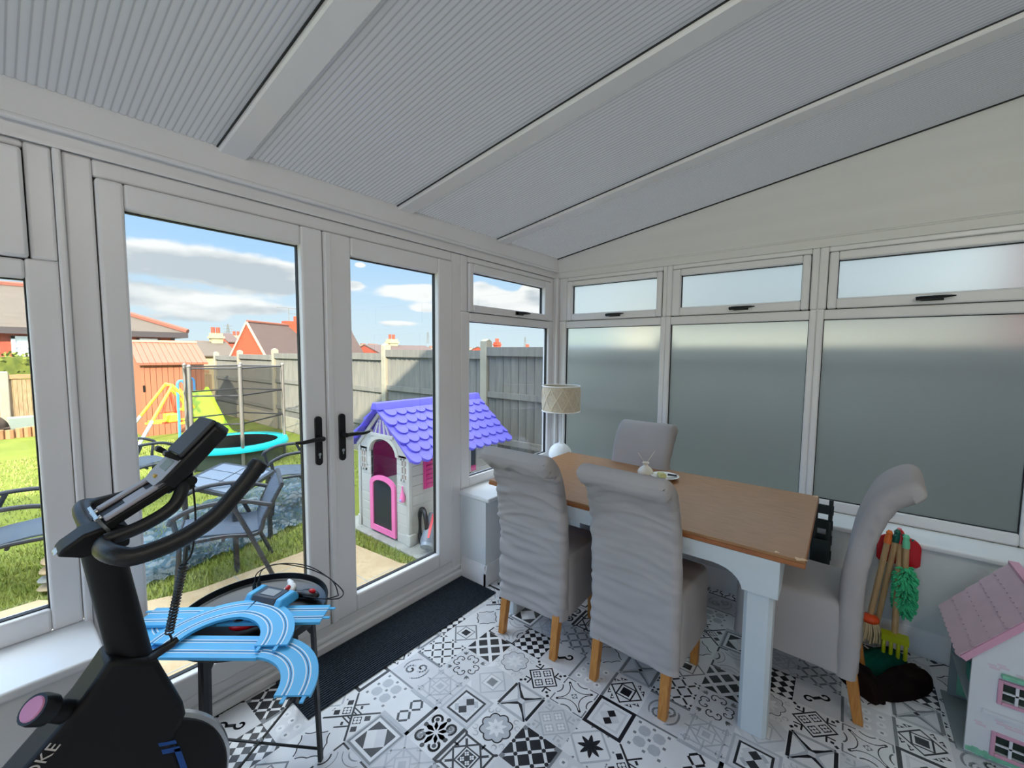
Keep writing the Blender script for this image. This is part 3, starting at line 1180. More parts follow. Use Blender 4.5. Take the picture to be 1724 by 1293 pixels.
for r in RAF:
    if r < XL:
        continue
    m = MB()
    m.prism([(r, -.014), (r+.006, -.02), (r+RW-.006, -.02), (r+RW, -.014), (r+RW, .05), (r, .05)],
            lambda u, v: Vector((u, YW-.01, roof_z(YW-.01)+v)), lambda u, v: Vector((u, YH, roof_z(YH)+v)))
    m.build('rafter', M_UPVC, c, smooth=True, angle=30)
    for q in (r-.006, r+RW+.001):
        m = MB()
        m.prism([(q, -.004), (q+.005, -.004), (q+.005, .004), (q, .004)],
                lambda u, v: Vector((u, YW-.01, roof_z(YW-.01)+v)), lambda u, v: Vector((u, YH, roof_z(YH)+v)))
        m.build('rafter_seal', M_UPVC2, c)
m = MB()
m.prism([(XW-.008, -.006), (XW, -.006), (XW, .004), (XW-.008, .004)],
        lambda u, v: Vector((u, YW-.01, roof_z(YW-.01)+v)), lambda u, v: Vector((u, YH, roof_z(YH)+v)))
m.build('rafter_seal', M_UPVC2, c)

# ---- the house behind the photographer
M_BRK = brick('house_brick', (150, 78, 58), (128, 62, 48), (170, 160, 150), 6)
M_SLATE = mat('roof_slate', (104, 92, 84), .8, var=.2, scale=5, bump=.3, bscale=20)
M_PLASTER = mat('cream_plaster', (226, 222, 212), .8, var=.03)
hs = struct('wall_back', (0, YH, 0))
m = MB()
m.box(-10, 10, -8.2, YH-.02, -.3, 5.6)
m.build('house_wall', M_BRK, hs)
m = MB()
m.box(XL-.06, XW+.06, YH-.02, YH, 0, 3.0)
m.build('plaster', M_PLASTER, hs)
m = MB()
m.prism([(YH+.3, 5.5), (-5.05, 7.6), (-8.5, 5.5)], lambda u, v: Vector((-10.2, u, v)), lambda u, v: Vector((10.2, u, v)))
m.build('house_roof', M_SLATE, hs)

# ------------------------------------------------------------------ dining table
M_OAK = wood('oak_veneer_top', (170, 123, 80), (152, 107, 68), 'y', .4, 16)
M_OAKE = wood('oak_edge', (168, 104, 58), (146, 86, 46), 'y', .45, 16)
M_TABP = mat('pale_grey_blue_paint', (208, 216, 220), .45, var=.03, scale=5)
M_CHIP = mat('bare_wood_chip', (222, 190, 150), .7, var=.1)
X0, X1, Y0, Y1, TZ = 1.80, 2.695, .08, 1.60, .76
t = thing('dining_table', 'long oak topped dining table with pale painted legs beside the frosted windows', 'table', (2.25, .84, 0))
m = MB()
m.box(X0, X1, Y0, Y1, TZ-.012, TZ)
top = m.build('table_top', M_OAK, t, bevel=.003)
m = MB()
m.box(X0-.001, X1+.001, Y0-.001, Y1+.001, TZ-.03, TZ-.0118)
m.build('top_edge', M_OAKE, top, bevel=.003)
for x, y, r in ((X0+.006, Y0+.02, .014), (X0+.012, Y0+.005, .011), (X1-.012, Y0+.012, .012), (X0+.02, Y0+.09, .008)):
    m = MB()
    m.lathe([(r, TZ+.0002), (r*.6, TZ+.0007), (0.0, TZ+.0008)], (x, y, 0), 9, fn=lambda a, z: 1+.3*math.sin(3*a+x*90))
    m.build('worn_chip', M_CHIP, top)
LX, LY = (1.865, 2.63), (.222, 1.458)
for ly in LY:
    for lx in LX:
        m = MB()
        q, c = .05, .014
        pts = [(-q+c, -q), (q-c, -q), (q, -q+c), (q, q-c), (q-c, q), (-q+c, q), (-q, q-c), (-q, -q+c)]
        m.prism(pts, lambda u, v: Vector((lx+u, ly+v, 0)), lambda u, v: Vector((lx+u, ly+v, TZ-.03)))
        m.build('leg', M_TABP, t)


def apron(a, b, lo, hi):
    """rail whose lower edge sweeps down in a quarter curve to each leg; runs from a to b"""
    L = hi-lo
    R = .11
    pts = [(lo-.065, TZ-.03), (lo-.065, TZ-.175), (lo+.055, TZ-.175)]
    pts += [(lo+.055+R-R*math.cos(q), TZ-.18+.0+.08*math.sin(q)) for q in [PI/2*i/7 for i in range(1, 8)]]
    pts += [(hi-.055-R+R*math.cos(q), TZ-.18+.08*math.sin(q)) for q in [PI/2*(7-i)/7 for i in range(0, 7)]]
    pts += [(hi-.055, TZ-.175), (hi+.065, TZ-.175), (hi+.065, TZ-.03)]
    return pts


for lx, s in ((LX[0], -1), (LX[1], 1)):
    m = MB()
    P = apron(0, 0, LY[0], LY[1])
    xo = lx+s*.0505
    m.prism(P, lambda u, v: Vector((xo, u, v)), lambda u, v: Vector((xo+s*.016, u, v)))
    m.build('apron', M_TABP, t)
for ly, s in ((LY[0], -1), (LY[1], 1)):
    m = MB()
    P = apron(0, 0, LX[0], LX[1])
    yo = ly+s*.0505
    m.prism(P, lambda u, v: Vector((u, yo, v)), lambda u, v: Vector((u, yo+s*.016, v)))
    m.build('apron', M_TABP, t)

# ------------------------------------------------------------------ slip-covered chairs
M_COVER = mat('grey_cotton_cover', (180, 175, 174), .9, var=.05, scale=5, bump=.25, bscale=700, spec=.2)
M_BEECH = wood('golden_beech', (200, 140, 70), (178, 116, 52), 'z', .4, 18)


def rrect(w, h, r, k=4):
    """rounded rectangle outline, centred"""
    out = []
    for cx, cy, a in ((w/2-r, h/2-r, 0), (-w/2+r, h/2-r, PI/2), (-w/2+r, -h/2+r, PI), (w/2-r, -h/2+r, 1.5*PI)):
        out += [(cx+r*math.cos(a+PI/2*i/k), cy+r*math.sin(a+PI/2*i/k)) for i in range(k+1)]
    return out


def dense(outline, step):
    out = []
    n = len(outline)
    for i in range(n):
        a, b = outline[i], outline[(i+1) % n]
        L = math.hypot(a[0]-b[0], a[1]-b[1])
        k = max(1, int(L/step))
        for j in range(k):
            out.append((a[0]+(b[0]-a[0])*j/k, a[1]+(b[1]-a[1])*j/k))
    return out


def chair_back(seed, crumple, roll, fold=.010):
    """the tall rolled back in its loose cover, local: chair faces +x, floor z = 0"""
    ctr = [(-.172, .185), (-.172, .30), (-.172, .50), (-.178, .62), (-.194, .74), (-.222, .85), (-.260, .935)]
    ctr += [(-.303-.010*roll, .984), (-.350-.015*roll, .998)]
    P = [Vector((x, 0, z)) for x, z in ctr]
    path = []
    raw = smooth_path(P, 16)
    path = raw
    n = len(path)
    rings = []
    for i, p in enumerate(path):
        tt = (path[min(i+1, n-1)]-path[max(i-1, 0)]).normalized()
        nrm = Vector((tt.z, 0, -tt.x))      # towards the seat
        k = i/(n-1)
        th = .078+.012*max(0, k-.7)/.3
        w = .392+.012*(1-k)
        end = (1-k)*n/14
        s = 1.0
        if end < 1:
            s = max(.001, math.sqrt(max(0.0, 1-(1-end)**2)))
        o0 = dense(rrect(w, th, .030), .013)
        o = [(u*(.94+.06*s), v*s) for u, v in o0]
        ring = []
        for u, v in o:
            q = p+Vector((0, u, 0))+nrm*v
            # loose cloth: sagging horizontal folds on the rear face, gathers along the top edge
            f = 0.0
            if v < 0:
                sag = q.z*17+u*u*24*(1 if q.z > .5 else -.4)+u*2*math.sin(seed)
                f += fold*(.35-abs(noise.noise(Vector((u*2.6+seed, sag, seed*1.7)))))*(1.3 if q.z > .62 else .8)
                f += fold*.35*noise.noise(Vector((u*7+seed, q.z*38, seed*3.1)))
                if q.z > .80:
                    g = min(1, (q.z-.80)/.12)
                    f += crumple*g*.013*(.3-abs(noise.noise(Vector((u*15+q.z*18, q.z*13-u*6, seed+5)))))
            else:
                f += .004*noise.noise(Vector((u*5, q.z*12, seed+9)))
            if k < .12:
                f += .008*noise.noise(Vector((u*14+v*30, seed, 2)))*(1-k/.12)
            d = Vector((0, u, 0))*.4+nrm*v*4
            d.normalize()
            ring.append(q+d*f*(s*s))
        rings.append(ring)
    m = MB()
    m.loft(rings)
    return m


def chair_seat(seed):
    rings = []
    spec = [(.195, 1.00, .0), (.24, 1.0, 0), (.30, 1.0, 0), (.36, 1.0, 0), (.41, 1.0, 0), (.445, .995, 0), (.47, .98, 0), (.482, .95, 0), (.487, .88, 0), (.489, .6, 0), (.49, .2, 0)]
    o = dense(rrect(.395, .395, .03), .025)
    for z, s, _ in spec:
        ring = []
        for u, v in o:
            f = .006*noise.noise(Vector((u*9+seed, v*9, z*7+seed)))*(1.5 if z < .3 else 1)
            k = s+f*2
            flare = 1+.03*max(0, (.3-z)/.1)
            ring.append(Vector((.045+u*k*flare, v*k*flare, z+.004*noise.noise(Vector((u*8, v*8, seed))))))
        rings.append(ring)
    m = MB()
    m.loft(rings)
    return m


def chair_leg(m, sx, sy):
    x = -.172 if sx < 0 else .19
    y = sy*.160
    rk = -.05 if sx < 0 else .0
    a, b = .021, .017
    r0 = [Vector((x+i*a, y+j*a, .30)) for i, j in ((-1, -1), (1, -1), (1, 1), (-1, 1))]
    r1 = [Vector((x+rk+i*b, y+j*b, 0)) for i, j in ((-1, -1), (1, -1), (1, 1), (-1, 1))]
    m.loft([r1, r0])
    return m


def make_chair(label, loc, rz, seed, crumple, roll=1.0, fold=.010):
    t = thing('dining_chair', label, 'chair', (0, 0, 0), 'slip-covered chairs around the dining table')
    chair_back(seed, crumple, roll, fold).build('backrest', M_COVER, t, smooth=True, angle=80)
    chair_seat(seed).build('seat', M_COVER, t, smooth=True, angle=80)
    for sx in (-1, 1):
        for sy in (-1, 1):
            chair_leg(MB(), sx, sy).build('leg', M_BEECH, t, bevel=.003)
    t.location = (*loc, 0)
    t.rotation_euler = (0, 0, rz)
    return t


make_chair('grey covered chair by the doormat and window pier, cover bunched and wrinkled at its top', (1.885, 1.218), 0.02, 3.1, 1.8, 1.2, .026)
make_chair('grey covered chair, its smooth tall back in front of the white vase on the table', (1.895, .672), -.03, 8.4, .5, 1.0, .015)
make_chair('grey covered chair on the far side of the table, backed against the frosted windows', (2.50, 1.06), PI-.04, 14.2, .3, .3)
make_chair('grey covered chair at the table end, side-on, nearest the pink roofed dollhouse', (2.325, .10), PI/2-.06, 21.7, .3, 1.0, .004)

# ------------------------------------------------------------------ things on the table
M_CER = mat('cream_ceramic', (238, 232, 218), .35, var=.03)
M_REED = mat('pale_reed', (232, 222, 200), .7)
t = thing('reed_diffuser', 'cream ribbed ceramic diffuser bottle with thin reeds standing on the table', 'diffuser', (2.47, .925, TZ))
m = MB()
m.lathe([(.028, .0), (.042, .006), (.046, .02), (.043, .034), (.030, .050), (.016, .060), (.013, .066), (.016, .074), (.021, .079), (.021, .082), (.015, .081), (.011, .070), (0, .068)], (2.47, .925, TZ), 40,
        fn=lambda a, z: 1+.03*math.cos(14*a)*(1 if z < .056 else 0))
m.build('bottle', M_CER, t, smooth=True)
for dx, dy, L in ((.02, -.03, .135), (-.008, .03, .105)):
    m = MB()
    m.tube([(2.47, .925, TZ+.07), (2.47+dx*1.2, .925+dy*1.5, TZ+.07+L*.62)], .0016, 6)
    m.build('reed', M_REED, t)
M_WHITEC = mat('white_glazed_china', (240, 240, 238), .2)
t = thing('shallow_bowl', 'shallow white bowl beside the diffuser on the oak table top', 'bowl', (2.475, .81, TZ))
m = MB()
m.lathe([(.04, 0), (.045, .004), (.075, .018), (.082, .022), (.078, .0235), (.05, .010), (0, .008)], (2.475, .81, TZ), 36)
m.build('bowl_body', M_WHITEC, t, smooth=True)
t = tag(MB().obox((2.468, .825, TZ+.023), (.075, .04, .024), rotm('Z', .5) @ rotm('Y', .12)).build('wax_block', mat('yellow_wax', (206, 200, 132), .5, var=.1)), 'pale yellow block lying in the shallow white bowl', 'wax')
t.modifiers.new('b', 'BEVEL').width = .004
t = tag(MB().obox((2.50, .775, TZ+.0245), (.014, .05, .008), rotm('Z', .2)).build('matchbox', mat('dark_card', (40, 34, 32), .6)), 'small dark stick resting in the shallow white bowl', 'stick')

# ------------------------------------------------------------------ table lamp in the corner
M_MAC = mat('macrame_cotton', (216, 203, 178), .9, var=.12, scale=60, bump=.5, bscale=220)
M_ROPE = mat('cotton_cord', (226, 214, 190), .9)
M_LAMPB = mat('white_textured_lamp_base', (236, 236, 234), .6, bump=.3, bscale=60)
lx, ly = 2.90, 1.80
t = thing('table_lamp', 'white ball lamp with woven cream macrame shade on the corner sill', 'lamp', (lx, ly, .578))
m = MB()
m.sphere((lx, ly, .672), .094, 32, 20, (1, 1, 1))
m.build('base', M_LAMPB, t, smooth=True)
m = MB()
m.cyl((lx, ly, .755), (lx, ly, 1.10), .0075, 12)
m.cyl((lx, ly, .758), (lx, ly, .772), .014, 14)
m.build('stem', M_LAMPB, t, smooth=True)
z0, z1, R = 1.03, 1.232, .152
m = MB()
m.lathe([(R, z0), (R, z1), (R-.004, z1), (R-.004, z0), (R, z0)], (lx, ly, 0), 56)
sh = m.build('lamp_shade', M_MAC, t, smooth=True, angle=30)
m = MB()
N = 10
for k in range(N):
    for sg in (-1, 1):
        for off in (0, .028):
            pts = []
            for i in range(13):
                u = i/12
                a = 2*PI*(k+sg*u*1.0)/N+off
                pts.append((lx+(R+.002)*math.cos(a), ly+(R+.002)*math.sin(a), z0+.012+(z1-z0-.03)*u))
            m.tube(pts, .0028, 6)
m.build('macrame_cord', M_ROPE, sh, smooth=True)
M_RIM = mat('white_rim', (240, 238, 232), .6)
for zz in (z0, z1):
    m = MB()
    m.tube([(lx+R*math.cos(2*PI*i/48), ly+R*math.sin(2*PI*i/48), zz) for i in range(48)], .0045, 8, closed=True)
    m.build('shade_rim', M_RIM, sh, smooth=True)
m = MB()
for q in range(3):
    a = 2*PI*q/3
    m.tube([(lx, ly, 1.10), (lx+R*.98*math.cos(a), ly+R*.98*math.sin(a), 1.06)], .002, 6)
m.build('shade_spider', M_CHROME, sh)
m = MB()
m.tube(smooth_path([(lx-.08, ly-.03, .585), (lx-.14, ly+.0, .584), (lx-.19, ly-.03, .584), (lx-.22, ly+.03, .584), (lx-.17, ly+.06, .584), (lx-.12, ly+.1, .584)], 6), .003, 6)
m.build('power_cord', mat('white_flex', (232, 232, 230), .5), t, smooth=True)

# ------------------------------------------------------------------ doormat
M_MAT = mat('charcoal_ribbed_mat', (60, 68, 78), .95, var=.45, scale=260, stretch=(.35, 1, 1), bump=.6, bscale=400, spec=.1)
m = MB()
mx0, mx1, my0, my1 = .745, 1.915, 1.640, 1.943
n = 24
prof = [(my0, .0)]
for i in range(n):
    y = my0+(my1-my0)*i/n
    w = (my1-my0)/n
    prof += [(y, .0025), (y+w*.2, .0095), (y+w*.6, .0095), (y+w*.8, .0025)]
prof += [(my1, .0035), (my1, 0)]
m.prism(prof, lambda u, v: Vector((mx0, u, v)), lambda u, v: Vector((mx1, u, v)))
tag(m.build('doormat', M_MAT), 'long charcoal ribbed doormat lying along the foot of the glazed doors', 'doormat')

# ------------------------------------------------------------------ folded chair by the table end
M_DKG = mat('dark_green_black_paint', (30, 40, 40), .5, var=.2, scale=20)
t = thing('folding_chair', 'dark folded chair leaning on the wall behind the table end', 'chair', (2.79, .06, 0))
for yy in (.028, .092):
    m = MB()
    m.tube([(2.742, yy, .0), (2.822, yy, .70), (2.824, yy, .715)], .010, 8)
    m.build('frame_rail', M_DKG, t, smooth=True)
    m = MB()
    m.tube([(2.700, yy+.006, .0), (2.790, yy+.006, .60)], .009, 8)
    m.build('leg', M_DKG, t, smooth=True)
m = MB()
for z in (.42, .50, .58, .66):
    m.bar((2.745+.08*z/.7, .015, z), (2.745+.08*z/.7, .105, z), .012, .05)
m.build('back_slats', M_DKG, t)
m = MB()
m.obox((2.742, .06, .36), (.02, .075, .30), rotm('Y', .12))
m.build('seat', M_DKG, t, bevel=.004)

# ------------------------------------------------------------------ toy cleaning set on its stand
M_PINE = wood('pale_pine', (202, 172, 128), (182, 148, 104), 'z', .55, 20)
M_RED = mat('red_plastic', (206, 20, 34), .3)
M_ORG = mat('orange_plastic', (240, 84, 34), .35)
M_ORG2 = mat('orange_knob', (236, 120, 48), .35)
M_MINT = mat('mint_green_knob', (118, 222, 176), .35)
M_DGREEN = mat('dark_green_knob', (10, 100, 84), .4)
M_LIME = mat('lime_plastic', (186, 196, 28), .35, var=.08)
M_MOP = mat('cream_mop_cotton', (214, 194, 154), .95, var=.15, scale=40)
M_CHEN = mat('mint_chenille', (74, 206, 146), .9, var=.25, scale=30)


def handle_rod(parent, a, b, knob, r=.0125):
    m = MB()
    m.cyl(a, b, r, 12)
    m.build('pole', M_PINE, parent, smooth=True)
    a, b = Vector(a), Vector(b)
    d = (b-a).normalized()
    m = MB()
    m.tube([b-d*.03, b, b+d*.012, b+d*.024, b+d*.036], [r+.002, r+.002, .011, .014, .007], 12)
    k = m.build('knob', knob, parent, smooth=True)
    m = MB()
    m.tube([b+d*.018-Vector((.01, .018, 0)), b+d*.018+Vector((-.012, -.026, 0))], .006, 8)
    m.build('hanging_peg', M_DGREEN, k, smooth=True)


Xt = 2.80
t = thing('toy_mop', 'toy mop with orange head and cream strands hanging by the wall', 'toy mop', (Xt, -.19, .05))
handle_rod(t, (Xt-.09, -.158, .205), (Xt-.045, -.205, .60), M_ORG2)
m = MB()
m.sphere((Xt-.10, -.156, .185), .038, 20, 12, (1, 1, .62))
m.build('mop_head', M_ORG, t, smooth=True)
m = MB()
for k in range(34):
    a = 2*PI*k/34+rnd.uniform(-.1, .1)
    r0, r1 = .028, rnd.uniform(.03, .05)
    z1 = rnd.uniform(-.0, .02)
    p = [(Xt-.10+r0*math.cos(a), -.156+r0*math.sin(a), .175), (Xt-.10+r1*.9*math.cos(a+.1), -.156+r1*.9*math.sin(a+.1), .13), (Xt-.10+r1*math.cos(a), -.156+r1*math.sin(a), .075+z1)]
    m.tube(smooth_path(p, 3), .0042, 5)
s_ = m.build('mop_strands', M_MOP, t, smooth=True)
t = thing('toy_broom', 'toy broom with plain pole and dark green knob behind the orange mop', 'toy broom', (Xt, -.22, .05))
handle_rod(t, (Xt-.02, -.185, .10), (Xt-.022, -.236, .605), M_DGREEN)
m = MB()
m.obox((Xt-.02, -.184, .085), (.035, .08, .03))
m.build('broom_head', M_PINE, t, bevel=.004)
m = MB()
for i in range(9):
    for j in range(3):
        m.tube([(Xt-.03+j*.01, -.216+i*.008, .072), (Xt-.034+j*.014, -.222+i*.0095, .02)], .0022, 5)
m.build('bristles', M_MOP, t)
t = thing('toy_duster', 'toy duster of fluffy mint green chenille on a wooden pole', 'toy duster', (Xt, -.29, .25))
handle_rod(t, (Xt-.05, -.278, .30), (Xt-.045, -.270, .595), M_MINT)
m = MB()
for k in range(520):
    h = rnd.random()
    a = rnd.uniform(0, 2*PI)
    zc = .235+.235*h
    R = .042*min(1, .55+2.2*min(h, 1-h))
    c_ = Vector((Xt-.052+.004*h, -.281+.006*h, zc))
    dr = Vector((math.cos(a), math.sin(a), rnd.uniform(-.7, .25))).normalized()
    p0 = c_+dr*R*.35
    p1 = c_+dr*R
    p2 = p1+dr*.009+Vector((0, 0, -.007))
    m.tube([p0, p1, p2], [.0042, .0045, .003], 5)
m.build('duster_head', M_CHEN, t, smooth=True)
t = thing('toy_rake', 'toy rake with chunky lime green head beneath the mint duster', 'toy rake', (Xt, -.26, .03))
handle_rod(t, (Xt-.10, -.250, .135), (Xt-.012, -.252, .60), M_RED)
m = MB()
m.obox((Xt-.115, -.250, .135), (.05, .10, .03))
for i in range(4):
    y = -.289+i*.026
    m.tube(smooth_path([(Xt-.115, y, .13), (Xt-.136, y, .11), (Xt-.14, y, .075), (Xt-.136, y, .05)], 3), .008, 8)
m.build('rake_head', M_LIME, t, smooth=True, angle=50)
t = thing('toy_dustpan', 'red plastic toy dustpan hanging against the wall behind the poles', 'toy dustpan', (2.84, -.25, .5))
m = MB()
o_ = [(.07, -.075), (-.07, -.075), (-.082, -.06)]+[(-.082+.05-.05*math.cos(q), .02+.05*math.sin(q)) for q in [PI/2*i/6 for i in range(7)]]+[(.032+.05*math.sin(q), .02+.05*math.cos(q)) for q in [PI/2*i/6 for i in range(7)]]+[(.082, -.06)]
m.prism(o_, lambda u, v: Vector((2.818, -.250+u, .530+v)), lambda u, v: Vector((2.806, -.250+u, .530+v)))
m.build('pan', M_RED, t, bevel=.003)
m = MB()
m.tube([(2.812, -.245, .60), (2.808, -.247, .625), (2.804, -.247, .64)], [.013, .012, .008], 10)
m.build('handle', M_RED, t, smooth=True)
# dark cloth heap on the floor
M_DARKC = mat('dark_brown_cloth', (34, 20, 18), .95, col2=(20, 14, 16), scale=9, spec=.1)
M_GREENC = mat('dark_green_cloth', (8, 74, 62), .95, var=.35, scale=12, spec=.1)


def heap(name, cx, cy, a, b, h, ang, mt, seed, parent=None):
    m = MB()
    nu, nv = 28, 14
    R = rotm('Z', ang)
    rings = []
    for j in range(nv+1):
        v = j/nv
        ring = []
        for i in range(nu):
            q = 2*PI*i/nu
            rr = math.cos(v*PI/2)**.7
            k = 1+.22*noise.noise(Vector((math.cos(q)*1.4+seed, math.sin(q)*1.4, seed)))
            z = h*math.sin(v*PI/2)*(1+.35*noise.noise(Vector((math.cos(q)*rr*2.2, math.sin(q)*rr*2.2, seed+3))))
            p = R @ Vector((a*rr*k*math.cos(q), b*rr*k*math.sin(q), 0))
            ring.append((cx+p.x, cy+p.y, max(0.0, z)))
        rings.append(ring)
    m.loft(rings)
    return m.build(name, mt, parent, smooth=True, angle=80)


t = thing('blanket_heap', 'dark brown and green blanket crumpled on the floor under the toy brooms', 'blanket', (2.52, -.2, 0))
heap('brown_cloth', 2.525, -.272, .20, .065, .075, -.55, M_DARKC, 4, t)
heap('brown_cloth', 2.405, -.118, .115, .055, .095, .75, M_DARKC, 14, t)
heap('green_cloth', 2.63, -.195, .17, .07, .065, -.6, M_GREENC, 9, t)

# ------------------------------------------------------------------ dollhouse
M_DHW = mat('dollhouse_white', (224, 226, 230), .55, var=.03)
M_DHR = mat('dusky_pink_shingle', (206, 176, 184), .7, var=.06, scale=12)
M_DHP = mat('pink_trim', (216, 160, 182), .5)
M_DHP2 = mat('pale_pink_brick_print', (222, 204, 214), .6)
M_DHG = mat('mint_print', (132, 200, 168), .6, var=.15, scale=40)
M_DHIN = mat('grey_room_paper', (150, 158, 160), .7, var=.08)
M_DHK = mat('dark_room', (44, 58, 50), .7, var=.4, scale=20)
M_TEAL = mat('teal_card', (46, 140, 128), .6)
gx, bx_, ya, yb, hw, hr = 2.25, 2.60, -.425, -.745, .385, .60
ym = (ya+yb)/2
t = thing('dollhouse', 'white wooden dollhouse with dusky pink shingle roof on the patterned floor', 'dollhouse', (2.42, ym, 0))


def wall_with_holes(m, holes, x0, x1):
    ys = sorted(set([ya, yb]+[h for q in holes for h in q[:2]]))
    zs = sorted(set([0.006, hw]+[h for q in holes for h in q[2:]]))
    for a, b in zip(ys, ys[1:]):
        for c, d in zip(zs, zs[1:]):
            if not any(q[0] <= a and b <= q[1] and q[2] <= c and d <= q[3] for q in holes):
                m.box(x0, x1, a, b, c, d)


HOLES = [(-.575, -.505, .245, .315), (-.70, -.63, .245, .315), (-.575, -.500, .04, .11), (-.70, -.63, .04, .11)]
m = MB()
wall_with_holes(m, HOLES, gx, gx+.012)
m.prism([(ya, hw), (ym, hr), (yb, hw)], lambda u, v: Vector((gx, u, v)), lambda u, v: Vector((gx+.012, u, v)))
fwall = m
m = MB()
m.box(bx_-.012, bx_, yb, ya, .006, hw)
m.prism([(ya, hw), (ym, hr), (yb, hw)], lambda u, v: Vector((bx_-.012, u, v)), lambda u, v: Vector((bx_, u, v)))
m.build('rear_wall', M_DHIN, t)
m = MB()
m.box(gx+.012, bx_-.012, yb, yb+.012, .006, hw)
m.build('side_wall', M_DHIN, t)
m = MB()
m.box(gx-.004, bx_+.004, yb-.004, ya+.02, 0, .006)
m.build('base_board', M_DHIN, t)
for z in (.19, .375):
    m = MB()
    m.box(gx+.012, bx_-.012, yb+.012, ya, z, z+.01)
    m.build('room_floor', M_DHIN, t)
m = MB()
m.box(gx-.012, gx, -.70, -.46, .185, .196)
m.build('storey_ledge', M_DHW, t)
for q in HOLES:
    m = MB()
    c_ = ((q[0]+q[1])/2, (q[2]+q[3])/2)
    for a, b, c2, d2 in ((q[0]-.012, q[0], q[2]-.012, q[3]+.012), (q[1], q[1]+.012, q[2]-.012, q[3]+.012), (q[0], q[1], q[2]-.012, q[2]), (q[0], q[1], q[3], q[3]+.012)):
        m.box(gx-.007, gx+.002, a, b, c2, d2)
    w_ = m.build('window_surround', M_DHP, t, bevel=.002)
    m = MB()
    m.box(gx-.002, gx+.004, c_[0]-.004, c_[0]+.004, q[2], q[3])
    m.box(gx-.002, gx+.004, q[0], q[1], c_[1]-.003, c_[1]+.003)
    m.build('glazing_bars', M_DHW, w_)
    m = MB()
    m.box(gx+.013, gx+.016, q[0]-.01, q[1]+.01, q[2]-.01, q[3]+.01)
    m.build('dark_backing', M_DHK, w_)  # dark sheet behind the opening, painted as the shade of the room
m = MB()
for y in (-.54, -.665):
    m.obox((gx-.010, y, .345), (.02, .085, .014))
m.build('window_box', M_DHG, t, bevel=.003)
m = fwall
m.m = 1
for k in range(26):
    y, z = rnd.uniform(yb+.03, ya-.03), rnd.choice((.03, .13, .15, .17, .22, .335, .36))+rnd.uniform(-.01, .01)
    if any(q[0]-.03 < y < q[1]+.03 and q[2]-.03 < z < q[3]+.03 for q in HOLES):
        continue
    e = .0005+.00002*k
    m.box(gx-e, gx+.001, y-.013, y+.013, z-.004, z+.004)
    m.box(gx-e, gx+.001, y-.004, y+.018, z+.006, z+.012)
m.m = 2
for k in range(40):
    y = ya-.008+(yb-ya+.016)*k/39
    m.obox((gx-.0012-.00003*k, y, .018+.004*rnd.random()), (.002, .012, .016+.014*rnd.random()), rotm('X', rnd.uniform(-.3, .3)))
m.build('front_wall', [M_DHW, M_DHP2, M_DHG], t)


def roof_side(ye, sg):
    """shingled slope from the eave at ye up to the ridge"""
    m = MB()
    e, rg = Vector((0, ye+sg*.03, hw-.012)), Vector((0, ym, hr+.03))
    up = rg-e
    L = up.length
    n = Vector((0, sg*up.z, abs(up.y))).normalized()
    x0, x1 = gx-.03, bx_+.03
    m.add([Vector((x, 0, 0))+e+up*k+n*o_ for x in (x0, x1) for k in (0, 1) for o_ in (0, .01)],
          [(0, 1, 3, 2), (4, 6, 7, 5), (0, 4, 5, 1), (2, 3, 7, 6), (0, 2, 6, 4), (1, 5, 7, 3)])
    rows, cols = 5, 10
    for r in range(rows):
        for c in range(cols):
            w = (x1-x0)/cols
            xc = x0+(c+.5)*w
            k0 = r/rows-.02
            k1 = (r+1)/rows+.02
            o_ = []
            for i in range(7):
                a = PI+PI*i/6
                o_.append((xc+w*.5*math.cos(a), k0+.02+.022*math.sin(a)))
            o_ += [(xc+w*.5, k1), (xc-w*.5, k1)]
            t0, t1 = .010, .0135
            m.prism(o_, lambda u, v: Vector((u, 0, 0))+e+up*v+n*.006, lambda u, v: Vector((u, 0, 0))+e+up*v+n*(t1+.003*(1-(v*rows-r))))
    return m


r_ = roof_side(ya, 1).build('roof', M_DHR, t)
roof_side(yb, -1).build('roof', M_DHR, t)
m = MB()
for sg, ye in ((1, ya), (-1, yb)):
    m.bar((gx-.033, ye+sg*.03, hw-.008), (gx-.033, ym, hr+.034), .008, .02)
m.bar((gx-.03, ym, hr+.042), (bx_+.03, ym, hr+.042), .03, .014)
m.build('barge_board', M_DHP, t)
m = MB()
m.obox((2.40, -.55, .055), (.09, .07, .09))
m.build('toy_wardrobe', M_TEAL, t, bevel=.004)
m = MB()
m.obox((2.38, -.47, .235), (.11, .05, .06))
m.build('toy_bed', M_TEAL, t, bevel=.004)
m = MB()
m.box(bx_-.016, bx_-.012, -.60, -.45, .02, .12)
m.build('green_print', M_DHG, t)

# ------------------------------------------------------------------ exercise bike
M_BIKE = mat('bike_black', (8, 8, 10), .5, var=.2, scale=10, spec=.35)
M_BIKEG = mat('bike_grey_plastic', (172, 169, 176), .42, var=.06)
M_LCD = mat('lcd_grey_green', (118, 126, 108), .3)
M_YEL = mat('yellow_button', (206, 168, 60), .4)
M_BLUE = mat('blue_stripe', (20, 74, 150), .4)
M_PINKC = mat('pink_cap', (214, 140, 176), .4, var=.1)
M_SILV = mat('silver_lettering', (206, 200, 194), .4)
BY = 1.20
bk = thing('exercise_bike', 'black upright exercise bike with looped handlebar beside the left window sill', 'exercise bike', (.1, BY, 0))


def ov(c, ax, ay, n=20):
    return [(c[0]+ax*math.cos(2*PI*i/n), BY+ay*math.sin(2*PI*i/n), c[1]) for i in range(n)]


